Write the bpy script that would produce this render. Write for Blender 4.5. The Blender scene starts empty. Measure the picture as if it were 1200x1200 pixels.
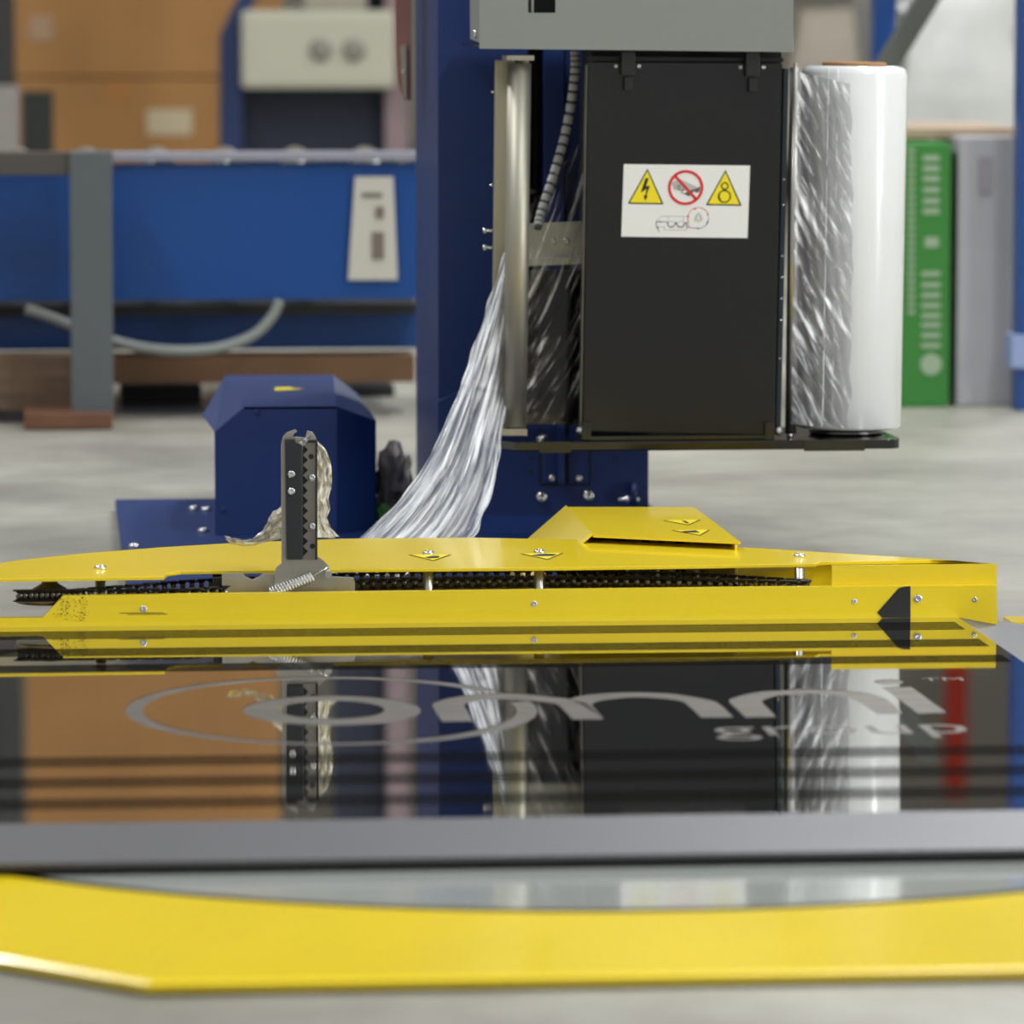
import bpy, bmesh, math, random
from mathutils import Vector, Matrix, noise
random.seed(7)
C = bpy.context.scene.collection
SC = bpy.context.scene
PI = math.pi

# ------------------------------------------------------------------ camera
YAW = math.radians(5.0); PITCH = math.atan(600 / 6000)
CAM = Vector((-0.355, -5.319, 0.78))
cam_d = bpy.data.cameras.new('camera'); cam = bpy.data.objects.new('camera', cam_d); C.objects.link(cam)
cam.location = CAM; cam.rotation_euler = (PI / 2 - PITCH, 0, -YAW)
cam_d.lens = 180; cam_d.sensor_width = 36; cam_d.clip_end = 200
cam_d.dof.use_dof = True; cam_d.dof.focus_distance = 6.32; cam_d.dof.aperture_fstop = 6.3
SC.camera = cam
# ------------------------------------------------------------------ light
SC.view_settings.view_transform = 'Standard'; SC.view_settings.look = 'None'
SC.view_settings.gamma = 1; SC.view_settings.use_curve_mapping = False
SC.view_settings.exposure = 0.33
w = bpy.data.worlds.new('world'); SC.world = w; w.use_nodes = True
bgn = w.node_tree.nodes['Background']; bgn.inputs[0].default_value = (0.96, 0.98, 1.0, 1); bgn.inputs[1].default_value = 0.42
LAMPS = [((2.6, -1.6, 4.6), 0.5, 2.4, 120), ((-2.4, 0.4, 4.8), 0.5, 2.4, 120), ((1.6, 3.6, 4.8), 0.5, 2.4, 130), ((-2.6, 5.6, 4.8), 0.5, 2.4, 150), ((3.4, 8.0, 4.8), 0.5, 2.4, 210)]

# ------------------------------------------------------------------ pixel helpers (1200 x 1200 frame)
RC = cam.rotation_euler.to_matrix()
def ray(px, py): return RC @ Vector(((px - 600) / 6000, (600 - py) / 6000, -1))
def onv(px, py, v):
    r = ray(px, py); t = (v - CAM.y) / r.y; return CAM + r * t
def onz(px, py, z):
    r = ray(px, py); t = (z - CAM.z) / r.z; return CAM + r * t

# ------------------------------------------------------------------ materials
def lin(h):
    h = h.lstrip('#'); o = []
    for i in (0, 2, 4):
        c = int(h[i:i + 2], 16) / 255
        o.append(c / 12.92 if c <= 0.04045 else ((c + 0.055) / 1.055) ** 2.4)
    return (*o, 1)
MATS = {}
def mat(name, col, rough=0.5, metal=0.0, ior=1.5, coat=0.0, bump=0.0, bscale=200, var=0.0, vscale=8, stretch=None, emit=0, alpha=None):
    if name in MATS: return MATS[name]
    m = bpy.data.materials.new(name); m.use_nodes = True; nt = m.node_tree; b = nt.nodes['Principled BSDF']
    c = lin(col) if isinstance(col, str) else col
    b.inputs['Base Color'].default_value = c; b.inputs['Roughness'].default_value = rough
    b.inputs['Metallic'].default_value = metal; b.inputs['IOR'].default_value = ior
    b.inputs['Coat Weight'].default_value = coat; b.inputs['Coat Roughness'].default_value = 0.06
    tc = None
    def coords():
        tc = nt.nodes.new('ShaderNodeTexCoord'); mp = nt.nodes.new('ShaderNodeMapping')
        if stretch: mp.inputs['Scale'].default_value = stretch
        nt.links.new(tc.outputs['Object'], mp.inputs[0]); return mp.outputs[0]
    if var:
        n = nt.nodes.new('ShaderNodeTexNoise'); n.inputs['Scale'].default_value = vscale; n.inputs['Detail'].default_value = 5
        nt.links.new(coords(), n.inputs['Vector'])
        r = nt.nodes.new('ShaderNodeValToRGB'); r.color_ramp.elements[0].position = 0.3; r.color_ramp.elements[1].position = 0.7
        r.color_ramp.elements[0].color = [max(0, x * (1 - var)) for x in c[:3]] + [1]
        r.color_ramp.elements[1].color = [min(1, x * (1 + var)) for x in c[:3]] + [1]
        nt.links.new(n.outputs['Fac'], r.inputs[0]); nt.links.new(r.outputs[0], b.inputs['Base Color'])
    if bump:
        n = nt.nodes.new('ShaderNodeTexNoise'); n.inputs['Scale'].default_value = bscale; n.inputs['Detail'].default_value = 3
        nt.links.new(coords(), n.inputs['Vector'])
        bp = nt.nodes.new('ShaderNodeBump'); bp.inputs['Strength'].default_value = bump; bp.inputs['Distance'].default_value = 0.002
        nt.links.new(n.outputs['Fac'], bp.inputs['Height']); nt.links.new(bp.outputs[0], b.inputs['Normal'])
    MATS[name] = m; return m

YEL = mat('yellow_paint', '#E6C91C', 0.22, coat=0.35, var=0.05, vscale=3)
YELD = mat('yellow_sticker', '#E6D21E', 0.35)
BLUE = mat('blue_paint', '#06275E', 0.45, coat=0.04, bump=0.25, bscale=900, var=0.12, vscale=3)
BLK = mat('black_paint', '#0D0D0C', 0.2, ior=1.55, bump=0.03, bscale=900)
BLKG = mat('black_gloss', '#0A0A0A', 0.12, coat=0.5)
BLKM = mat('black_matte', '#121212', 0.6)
GREYB = mat('grey_enamel', '#7C807B', 0.45, bump=0.1, bscale=900)
MIR = mat('black_polished_plate', (.62, .62, .63, 1), 0.03, metal=1.0)
SATIN = mat('satin_dark_steel', '#545356', 0.45, metal=0.2, bump=0.1, bscale=700, var=0.05, vscale=6)
DISC = mat('grey_disc_paint', '#A3A7A1', 0.09, ior=1.7, coat=0.5)
GROOVE = mat('groove_black', '#0C0B09', 0.9, ior=1.05)
BRUSH = mat('brushed_engraving', '#7A7672', 0.36, metal=0.6, bump=0.5, bscale=60, var=0.2, vscale=90, stretch=(0.15, 1, 1))
STEEL = mat('brushed_steel', '#C4C2BA', 0.34, metal=1.0, bump=0.1, bscale=120, stretch=(1, 1, 0.05))
ZINC = mat('zinc_plate', '#B4AFA0', 0.36, metal=0.9, var=0.15, vscale=25)
SCREW = mat('screw_zinc', '#D2D2CF', 0.22, metal=1.0)
CHAINM = mat('oily_chain', '#2A2620', 0.38, metal=0.8)
WHITE = mat('white_label', '#DCDCD8', 0.5)
INK = mat('ink_black', '#141414', 0.5); RED = mat('ink_red', '#D01818', 0.5); INKG = mat('ink_grey', '#8D8D8A', 0.5); INKB = mat('ink_blue', '#202478', 0.5)
CARD = mat('cardboard_core', '#A87A4C', 0.8)
PINK = mat('brown_reflection_panel', '#8F6258', 0.45, coat=0.1, var=0.08, vscale=10)

# ------------------------------------------------------------------ mesh helpers
def V(*a): return Vector(a)
def poly_prism(bm, pts, d, bev=0.0):
    """closed polygon (3D points) extruded by vector d"""
    n = len(pts); a = [bm.verts.new(p) for p in pts]; b = [bm.verts.new(Vector(p) + d) for p in pts]
    fs = [bm.faces.new(a), bm.faces.new(b[::-1])]
    for i in range(n): fs.append(bm.faces.new((a[i], b[i], b[(i + 1) % n], a[(i + 1) % n])))
    bmesh.ops.recalc_face_normals(bm, faces=fs)
    if bev:
        es = list({e for f in fs for e in f.edges})
        bmesh.ops.bevel(bm, geom=es, offset=bev, segments=2, profile=0.7, affect='EDGES')
def box(bm, x0, x1, y0, y1, z0, z1, bev=0.0):
    poly_prism(bm, [(x0, y0, z0), (x1, y0, z0), (x1, y0, z1), (x0, y0, z1)], V(0, y1 - y0, 0), bev)
def cyl(bm, p0, p1, r0, r1=None, seg=24, cap=True):
    r1 = r0 if r1 is None else r1
    p0, p1 = Vector(p0), Vector(p1); ax = (p1 - p0).normalized()
    q = ax.to_track_quat('Z', 'Y').to_matrix()
    A = []; B = []
    for i in range(seg):
        t = 2 * PI * i / seg; o = q @ V(math.cos(t), math.sin(t), 0)
        A.append(bm.verts.new(p0 + o * r0)); B.append(bm.verts.new(p1 + o * r1))
    for i in range(seg): bm.faces.new((A[i], A[(i + 1) % seg], B[(i + 1) % seg], B[i])).smooth = True
    if cap: bm.faces.new(A[::-1]); bm.faces.new(B)
def tube(bm, pts, r, seg=10, closed=False, cap=True):
    pts = [Vector(p) for p in pts]; n = len(pts); rings = []
    for i, p in enumerate(pts):
        if closed: t = pts[(i + 1) % n] - pts[i - 1]
        else: t = pts[min(i + 1, n - 1)] - pts[max(i - 1, 0)]
        q = t.normalized().to_track_quat('Z', 'Y').to_matrix()
        rr = r[i] if isinstance(r, (list, tuple)) else r
        rings.append([bm.verts.new(p + q @ V(math.cos(2 * PI * k / seg) * rr, math.sin(2 * PI * k / seg) * rr, 0)) for k in range(seg)])
    for i in range(n if closed else n - 1):
        a, b = rings[i], rings[(i + 1) % n]
        for k in range(seg): bm.faces.new((a[k], a[(k + 1) % seg], b[(k + 1) % seg], b[k])).smooth = True
    if cap and not closed: bm.faces.new(rings[0][::-1]); bm.faces.new(rings[-1])
def lathe(bm, c, prof, seg=40, axis=V(0, 0, 1)):
    """prof: list of (r, h) along axis from c"""
    q = axis.to_track_quat('Z', 'Y').to_matrix(); c = Vector(c); rings = []
    for r, h in prof:
        rings.append([bm.verts.new(c + q @ V(r * math.cos(2 * PI * k / seg), r * math.sin(2 * PI * k / seg), h)) for k in range(seg)])
    for a, b in zip(rings, rings[1:]):
        for k in range(seg): bm.faces.new((a[k], a[(k + 1) % seg], b[(k + 1) % seg], b[k])).smooth = True
    bm.faces.new(rings[0][::-1]); bm.faces.new(rings[-1])
def smooth_path(pts, n):
    """Catmull-Rom resample"""
    P = [Vector(p) for p in pts]; P = [P[0] * 2 - P[1]] + P + [P[-1] * 2 - P[-2]]; out = []
    segs = len(P) - 3
    for i in range(n):
        u = i / (n - 1) * segs; k = min(int(u), segs - 1); t = u - k; a, b, c, d = P[k:k + 4]
        out.append(0.5 * ((2 * b) + (c - a) * t + (2 * a - 5 * b + 4 * c - d) * t * t + (3 * b - a - 3 * c + d) * t ** 3))
    return out
def tomesh(name, bm):
    me = bpy.data.meshes.new(name); bm.normal_update(); bm.to_mesh(me); bm.free(); return me
def link(name, me, m, parent=None, loc=None, rot=None):
    o = bpy.data.objects.new(name, me); C.objects.link(o)
    if m is not None and me is not None and not me.materials: me.materials.append(m)
    if loc is not None: o.location = loc
    if rot is not None: o.rotation_euler = rot
    if parent is not None:
        o.parent = parent
        o.matrix_parent_inverse = Matrix.Translation(-Vector(parent.location))
    return o
def obj(name, bm, m, parent=None): return link(name, tomesh(name, bm), m, parent)
def thing(name, label, cat, loc, group=None):
    o = bpy.data.objects.new(name, None); C.objects.link(o); o.location = loc; o.empty_display_size = 0.1
    o['label'] = label; o['category'] = cat
    if group: o['group'] = group
    return o
def tag(o, label, cat, group=None):
    o['label'] = label; o['category'] = cat
    if group: o['group'] = group
    return o
def struct(name, bm, m):
    o = obj(name, bm, m); o['kind'] = 'structure'; return o
# children whose mesh is in world coordinates hang under an Empty at the base; children placed by
# location (shared meshes) work the same way because the parent inverse cancels the Empty's offset.
def pan_screw(name='screw'):
    bm = bmesh.new(); lathe(bm, (0, 0, 0), [(1, 0), (1, 0.25), (0.9, 0.5), (0.7, 0.62), (0.42, 0.66), (0.36, 0.5), (0.3, 0.4)], 20)
    me = tomesh('pan_screw', bm); me.materials.append(SCREW); return me
SCREW_ME = pan_screw()
def screw(p, r, parent, facing='front', mt=None, name='screw'):
    o = link(name, SCREW_ME, None, parent, p, (PI / 2, 0, 0) if facing == 'front' else ((0, 0, 0) if facing == 'up' else (0, -PI / 2, 0)))
    o.scale = (r, r, r); return o

# ================================================================== SETTING
def floor_mat():
    m = bpy.data.materials.new('worn_concrete'); m.use_nodes = True; nt = m.node_tree; b = nt.nodes['Principled BSDF']
    tc = nt.nodes.new('ShaderNodeTexCoord')
    n1 = nt.nodes.new('ShaderNodeTexNoise'); n1.inputs['Scale'].default_value = 1.6; n1.inputs['Detail'].default_value = 8
    n2 = nt.nodes.new('ShaderNodeTexNoise'); n2.inputs['Scale'].default_value = 14; n2.inputs['Detail'].default_value = 6
    r1 = nt.nodes.new('ShaderNodeValToRGB'); r1.color_ramp.elements[0].color = lin('#7E7B72'); r1.color_ramp.elements[1].color = lin('#A6A498')
    r1.color_ramp.elements[0].position = 0.35; r1.color_ramp.elements[1].position = 0.65
    r2 = nt.nodes.new('ShaderNodeValToRGB'); r2.color_ramp.elements[0].color = (0.82, 0.80, 0.78, 1); r2.color_ramp.elements[1].color = (1, 1, 1, 1)
    r2.color_ramp.elements[0].position = 0.3; r2.color_ramp.elements[1].position = 0.6
    mx = nt.nodes.new('ShaderNodeMix'); mx.data_type = 'RGBA'; mx.blend_type = 'MULTIPLY'; mx.inputs['Factor'].default_value = 0.8
    L = nt.links.new
    L(tc.outputs['Object'], n1.inputs['Vector']); L(tc.outputs['Object'], n2.inputs['Vector'])
    L(n1.outputs['Fac'], r1.inputs[0]); L(n2.outputs['Fac'], r2.inputs[0])
    L(r1.outputs[0], mx.inputs['A']); L(r2.outputs[0], mx.inputs['B']); L(mx.outputs['Result'], b.inputs['Base Color'])
    b.inputs['Roughness'].default_value = 0.42
    bp = nt.nodes.new('ShaderNodeBump'); bp.inputs['Strength'].default_value = 0.15; bp.inputs['Distance'].default_value = 0.004
    L(n2.outputs['Fac'], bp.inputs['Height']); L(bp.outputs[0], b.inputs['Normal'])
    return m
bm = bmesh.new(); box(bm, -14, 14, -9, 22, -0.1, 0); struct('floor', bm, floor_mat())
bm = bmesh.new(); box(bm, -14, 14, 22, 22.2, 0, 6); struct('wall_back', bm, mat('wall_paint', '#CFCBC0', 0.7, var=0.04, vscale=1))

bm = bmesh.new(); WY0, WY1, WZ0, WZ1 = -2.3, -1.1, .06, 3.4
box(bm, 5.2, 5.4, -9, WY0, 0, 6); box(bm, 5.2, 5.4, WY1, 22, 0, 6); box(bm, 5.2, 5.4, WY0, WY1, 0, WZ0); box(bm, 5.2, 5.4, WY0, WY1, WZ1, 6)
struct('wall_right', bm, MATS['wall_paint'])
bm = bmesh.new(); box(bm, 5.3, 5.32, WY0, WY1, WZ0, WZ1)
pane_mat = bpy.data.materials.new('highlight_pane'); pane_mat.use_nodes = True; b_ = pane_mat.node_tree.nodes['Principled BSDF']
b_.inputs['Emission Color'].default_value = (.95, .98, 1, 1); b_.inputs['Emission Strength'].default_value = 12
struct('highlight_window', bm, pane_mat)  # unseen glowing pane added to give the roll its vertical highlight
bm = bmesh.new()
for y in (WY0, WY1 - .06): box(bm, 5.18, 5.29, y, y + .06, WZ0, WZ1)
for z in (WZ0, WZ1 - .06, 2.0): box(bm, 5.18, 5.29, WY0 + .061, WY1 - .061, z, z + .06)
struct('trim_1', bm, WHITE)

# ================================================================== TURNTABLE
ZP = 0.05
TT = thing('turntable', 'low wrapping turntable with polished black plate on yellow floor base', 'turntable', (0, 0, 0))
def circ3(a, b, c):
    ax, ay, bx, by, cx, cy = a.x, a.y, b.x, b.y, c.x, c.y
    d = 2 * (ax * (by - cy) + bx * (cy - ay) + cx * (ay - by))
    ux = ((ax * ax + ay * ay) * (by - cy) + (bx * bx + by * by) * (cy - ay) + (cx * cx + cy * cy) * (ay - by)) / d
    uy = ((ax * ax + ay * ay) * (cx - bx) + (bx * bx + by * by) * (ax - cx) + (cx * cx + cy * cy) * (bx - ax)) / d
    return Vector((ux, uy)), math.hypot(ax - ux, ay - uy)
cc, RR = circ3(onz(60, 1033.5, 0.02), onz(640, 1069, 0.02), onz(1200, 1046, 0.02))
cl = onz(172, 1167, 0.0); yf = 0.5 * (cl.y + onz(1190, 1152, 0.0).y)
ap = 0.87; side = 0.72; ox, oy = cl.x + side / 2, yf + ap
print('circle', cc, RR, 'octagon', ox, oy)
# yellow base: octagon with a round opening
bm = bmesh.new(); N = 160
def octa(t, a):
    k = ((t + PI / 8) % (PI / 4)) - PI / 8
    return a / math.cos(k)
def ringv(fn, z): return [bm.verts.new((*fn(2 * PI * i / N), z)) for i in range(N)]
angs = [2 * PI * i / N for i in range(N)]
oc = lambda a: (lambda t: (ox + octa(t, a) * math.cos(t), oy + octa(t, a) * math.sin(t)))
ci = lambda r: (lambda t: (cc.x + r * math.cos(t), cc.y + r * math.sin(t)))
rs = [ringv(oc(ap), 0.003), ringv(oc(ap), 0.009), ringv(oc(ap - 0.006), 0.0115), ringv(ci(RR), 0.02), ringv(ci(RR - 0.002), 0.014), ringv(ci(RR - 0.002), 0.003)]
for a, b in zip(rs, rs[1:]):
    for i in range(N): bm.faces.new((a[i], a[(i + 1) % N], b[(i + 1) % N], b[i]))
o = obj('base_plate', bm, YEL, TT); o['label'] = 'yellow octagonal floor plate'
bm = bmesh.new(); lathe(bm, (cc.x, cc.y, 0), [(RR - 0.004, 0.002), (RR - 0.004, 0.006)], 128); obj('under_pan', bm, BLKM, TT)
bm = bmesh.new(); lathe(bm, (cc.x, cc.y, 0), [(RR - 0.021, 0.006), (RR - 0.021, 0.0195)], 160)
for f in bm.faces: f.smooth = False
o = obj('rotating_disc', bm, DISC, TT); o['label'] = 'glossy grey rotating disc under the plate'
bm = bmesh.new(); lathe(bm, (cc.x, cc.y, 0), [(RR - 0.0195, 0.0062), (RR - 0.0195, 0.0192)], 160); obj('disc_rim', bm, mat('gap_shade', '#3C3A2E', .6), TT)  # rim coloured dark as the shade in the gap around the disc
# black plate
pbr = onz(1110, 714.5, ZP); pf = onz(600, 957.5, ZP); pbk = 0.5 * (onz(300, 729, ZP).y + onz(1000, 716.5, ZP).y)
px1 = pbr.x + 0.0; py0 = pf.y; py1 = pbk; px0 = px1 - 1.55
print('plate', px0, px1, py0, py1)
bm = bmesh.new(); box(bm, px0, px1, py0, py1, 0.034, ZP)
PLATE = obj('top_plate', bm, MIR, TT); PLATE['label'] = 'polished black steel plate top with engraved wordmark'
def ramp(name, a, b, c, d):
    bm = bmesh.new(); poly_prism(bm, [a, b, c, d], V(0, 0, -0.005)); return obj(name, bm, SATIN, TT)
bo = 0.098; zo = 0.031
fl, fr, br_, bl = [(px0, py0, ZP), (px1, py0, ZP), (px1, py1, ZP), (px0, py1, ZP)]
FL, FR, BR, BL = [(px0 - bo, py0 - bo, zo), (px1 + bo, py0 - bo, zo), (px1 + bo, py1 + bo * 0.2, zo), (px0 - bo, py1 + bo * 0.2, zo)]
ramp('ramp_edge', FL, FR, fr, fl)['label'] = 'dark grey satin bevelled edge strip'
ramp('ramp_edge', FR, BR, br_, fr); ramp('ramp_edge', BL, FL, fl, bl)
# anti-slip grooves: six bands of thin ridges across the plate
def groove_mesh(h):
    gm = bmesh.new(); box(gm, -(px1 - px0) / 2 + 0.012, (px1 - px0) / 2 - 0.012, -h, h, 0, 0.00005)
    me = tomesh('groove', gm); me.materials.append(GROOVE); return me
GMES = [groove_mesh(.0024), groove_mesh(.0042)]
for ya, yb, k in ((884, 896, 8), (908, 920.5, 8), (932.5, 945.5, 8), (737, 746.5, 6), (757.5, 766.5, 6), (776.5, 785.5, 6)):
    va, vb = onz(330, ya, ZP).y, onz(330, yb, ZP).y
    for i in range(k):
        link('groove', GMES[k == 6], None, PLATE, ((px0 + px1) / 2, va + (vb - va) * (i + 0.5) / k, ZP))
# engraved wordmark (flat inlay polygons traced in the plane of the plate)
LIFT = 0.00012
def inlay(outer, inner=None, name='engraving', mt=None, border=True):
    """strip between two polylines of equal length, or a filled polygon"""
    bm = bmesh.new()
    if inner:
        n = min(len(outer), len(inner))
        A = [bm.verts.new(onz(x, y, ZP + LIFT)) for x, y in outer]; B = [bm.verts.new(onz(x, y, ZP + LIFT)) for x, y in inner]
        for i in range(n - 1): bm.faces.new((A[i], A[i + 1], B[i + 1], B[i]))
    else: bm.faces.new([bm.verts.new(onz(x, y, ZP + LIFT)) for x, y in outer])
    for f in bm.faces:
        f.normal_update()
        if f.normal.z < 0: f.normal_flip()
    r = bmesh.ops.extrude_face_region(bm, geom=bm.faces[:])
    for v in [g for g in r['geom'] if isinstance(g, bmesh.types.BMVert)]: v.co.z -= 0.0004
    e = obj(name, bm, mt or BRUSH, PLATE)
    me = e.data.copy(); me.materials.clear(); me.materials.append(GROOVE)   # dark copy: shade painted along the far side of each stroke
    link('engraving_shade', me, GROOVE, PLATE, (0, .0045, -.00004)); return e
def res(pts, n):
    return [(p.x, p.y) for p in smooth_path([(x, y, 0) for x, y in pts], n)]
def ell(cx, cy, rx, ry, t0, t1, n): return [(cx + rx * math.cos(t0 + (t1 - t0) * i / (n - 1)), cy - ry * math.sin(t0 + (t1 - t0) * i / (n - 1))) for i in range(n)]
# outer swoosh: from the upper right tip round the left to the lower right hook
inlay(ell(388.5, 833, 241.5, 40, 0.60, 2 * PI + 0.30, 140), ell(386.5, 833, 219, 37.6, 0.66, 2 * PI + 0.26, 140))
inlay(ell(389, 832.7, 104, 17.3, 0, 2 * PI, 80), ell(388.7, 831.8, 62.5, 10.6, 0, 2 * PI, 80))
c8 = lambda L_: [(400 + x / 4, 780 + y / 4) for x, y in L_]
cB = lambda L_: [(680 + x / 4, 780 + y / 4) for x, y in L_]
cC = lambda L_: [(930 + x / 5, 770 + y / 5) for x, y in L_]
inlay(res(c8([(472, 262), (440, 212), (428, 182), (452, 168), (520, 150), (640, 135), (800, 131), (900, 138), (980, 147), (1070, 157), (1150, 180), (1226, 251)]), 60),
      res(c8([(618, 260), (592, 215), (577, 185), (600, 172), (650, 163), (720, 158), (805, 158), (880, 163), (950, 170), (1010, 181), (1040, 205), (1085, 252)]), 60))
inlay(res(cB([(-50, 158), (-20, 147), (40, 136), (150, 128), (280, 126), (420, 132), (520, 145), (620, 165), (664, 190), (718, 242)]), 60),
      res(cB([(110, 250), (75, 210), (55, 182), (90, 165), (180, 152), (280, 148), (400, 155), (475, 167), (510, 190), (568, 243)]), 60))
inlay(res(cB([(775, 242), (730, 200), (697, 165), (730, 148), (800, 130), (880, 120), (1000, 115)]) + cC([(0, 190), (150, 193), (300, 200), (430, 215), (520, 240), (570, 265), (638, 330)]), 80),
      res(cB([(918, 240), (885, 205), (852, 170), (872, 155), (940, 138), (1000, 137), (1060, 137)]) + cC([(60, 213), (150, 216), (230, 222), (300, 233), (370, 255), (430, 292), (490, 332)]), 80))
inlay(cC([(525, 180), (690, 175), (895, 325), (730, 330)]))
inlay(ell(930 + 112, 770 + 29.4, 16.6, 2.6, 0, 2 * PI, 33)[:-1])
def text_mesh(s, p0, p1, p2, name, m, parent, lift=0.0003, ext=0.0, bold=0.0):
    """text laid in the parallelogram p0 (baseline left) p1 (baseline right) p2 (top left)"""
    cu = bpy.data.curves.new(name, 'FONT'); cu.body = s; cu.resolution_u = 3; cu.offset = bold; cu.extrude = 0.02
    t = bpy.data.objects.new(name, cu); C.objects.link(t)
    dg = bpy.context.evaluated_depsgraph_get(); me = bpy.data.meshes.new_from_object(t.evaluated_get(dg))
    bpy.data.objects.remove(t); bpy.data.curves.remove(cu)
    xs = [v.co.x for v in me.vertices]; ys = [v.co.y for v in me.vertices]
    x0, x1 = min(xs), max(xs); y1 = max(ys); p0, p1, p2 = Vector(p0), Vector(p1), Vector(p2)
    nrm = (p1 - p0).cross(p2 - p0).normalized()
    for v in me.vertices:
        a = (v.co.x - x0) / (x1 - x0); b = v.co.y / y1; h = lift if v.co.z > 0 else -lift * 0.3
        v.co = p0 + (p1 - p0) * a + (p2 - p0) * b + nrm * h
    me.materials.clear(); me.materials.append(m)
    return link(name, me, m, parent)
text_mesh('group', onz(838, 862.5, ZP), onz(1139, 858.5, ZP), onz(829, 852.5, ZP), 'engraving', BRUSH, PLATE, .00012, bold=-.003)
text_mesh('TM', onz(1082, 798, ZP), onz(1130, 797.5, ZP), onz(1079, 794.5, ZP), 'engraving', BRUSH, PLATE, .00012)

# ================================================================== CUTTER ARM (yellow, behind the plate)
VB = onz(600, 729, ZP).y; VC = onz(600, 723, ZP).y
print('VB VC', VB, VC)
ARM = thing('film_cutter_arm', 'long yellow film cutter arm with curved cover behind the black plate', 'cutter arm', (0, VB, 0))
def onvp(pts, v): return [onv(x, y, v) for x, y in pts]
bm = bmesh.new(); poly_prism(bm, onvp([(-80, 724.5), (50, 724), (74, 698), (350, 694.5), (600, 691.5), (900, 688), (1168, 686), (1169, 745), (600, 752), (-80, 760)], VB), V(0, 0.010, 0))
o = obj('front_bar', bm, YEL, ARM); o['label'] = 'yellow front bar with scuffed left end'
# right-hand box of the arm
bm = bmesh.new(); p = onvp([(975, 663), (1168, 661), (1168, 720), (975, 720)], VB + 0.010)
poly_prism(bm, p, V(0, 0.004, 0)); obj('box_front', bm, YEL, ARM)
zt = p[0].z; xl, xr = p[0].x, p[1].x
bm = bmesh.new(); box(bm, xr - 0.004, xr, VB + 0.0145, VB + 0.03, 0.004, zt - 0.004); obj('box_side', bm, YEL, ARM)
bm = bmesh.new(); box(bm, xl - 0.10, xl + .02, VB + 0.10, VB + 0.104, 0.004, zt - 0.006); obj('box_back', bm, YEL, ARM)
# floor flange of the arm on the right
q = onz(1186, 729, 0.008); bm = bmesh.new(); box(bm, q.x, q.x + 0.35, q.y, q.y + 0.06, 0.0, 0.008); obj('floor_flange', bm, YEL, ARM)
# curved cover
ZC = onv(600, 666.5, VC + 0.0).z
front = [(-90, 680), (0, 678.3), (192, 675.6), (197, 671.5), (212, 669.4), (400, 667), (640, 665), (800, 663), (955, 660.5), (961, 658.5), (1090, 656.5), (1120, 657)]
back = [(1166, 661), (1100, 655.2), (1000, 649.2), (900, 643), (800, 637.3), (700, 632.8), (550, 629.8), (400, 631.2), (280, 635.8), (190, 641.2), (95, 648.5), (20, 656.5), (-40, 667), (-95, 677)]
bm = bmesh.new(); poly_prism(bm, [onz(x, y, ZC) for x, y in front] + [onz(x, y, ZC) for x, y in back], V(0, 0, -0.004), 0.0008)
COVER = obj('curved_cover', bm, YEL, ARM); COVER['label'] = 'flat yellow cover plate with curved far edge'
# top of the right-hand box
bm = bmesh.new(); z2 = ZC - 0.0045
poly_prism(bm, [onz(975, 663.2, z2), onz(1168, 661.3, z2), onz(1166, 660.8, z2), onz(1110, 656.2, z2), onz(1000, 651, z2)], V(0, 0, -0.003)); obj('box_top', bm, YEL, ARM)
# spacer posts and dome screws
for x, y in ((117.5, 667), (502, 650), (632, 648.5), (937, 653)):
    p = onz(x, y, ZC)
    bm = bmesh.new(); h = onv(x, 682, VB + .075)
    cyl(bm, (h.x, VB + .075, 0.03), (h.x, VB + .075, ZC - 0.005), 0.0062, seg=6); obj('spacer_post', bm, STEEL, ARM)
    screw((p.x, p.y, ZC), 0.0075, ARM, 'up', name='dome_screw')
# bar rivets and scuffs
for x, y, r in ((168, 713.5, .004), (626, 707.5, .0035), (1001, 704.5, .0032), (1075.5, 701.5, .005), (1142, 702.5, .0032)):
    screw(onv(x, y, VB) + V(0, -0.0002, 0), r, ARM, 'front', name='rivet').scale.z = r * .5
bm = bmesh.new()
for i in range(150):
    x = random.choice((random.gauss(74, 4), random.gauss(97, 4), random.uniform(70, 100))); y = random.uniform(700, 728)
    if x < 72 + (700 - y) * -0.0 and y < 702: continue
    s = random.uniform(.2, .9); p = onv(x, y, VB - 0.0002); k = s / 980
    box(bm, p.x, p.x + k * 2.2, p.y, p.y + 0.0001, p.z, p.z + k)
for x0, x1, y in ((140, 192, 719), (150, 196, 720.5)):
    p, q = onv(x0, y, VB - 0.0002), onv(x1, y, VB - 0.0002); box(bm, p.x, q.x, p.y, p.y + 0.0001, p.z, p.z + 0.0008)
o = obj('scuff_marks', bm, mat('scuff', '#5D5016', 0.6), ARM); o['kind'] = 'stuff'; o['label'] = 'black rub marks on the left end of the bar'
# black arrow sticker at the right end of the bar
bm = bmesh.new(); poly_prism(bm, onvp([(1028, 718), (1053, 689.5), (1059, 687.5), (1067, 687), (1067, 724), (1034, 724)], VB - 0.0008), V(0, 0.0006, 0))
o = obj('arrow_sticker', bm, mat('sticker_black', '#232321', 0.4), ARM); o['label'] = 'black arrow sticker pointing left on the bar'
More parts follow.
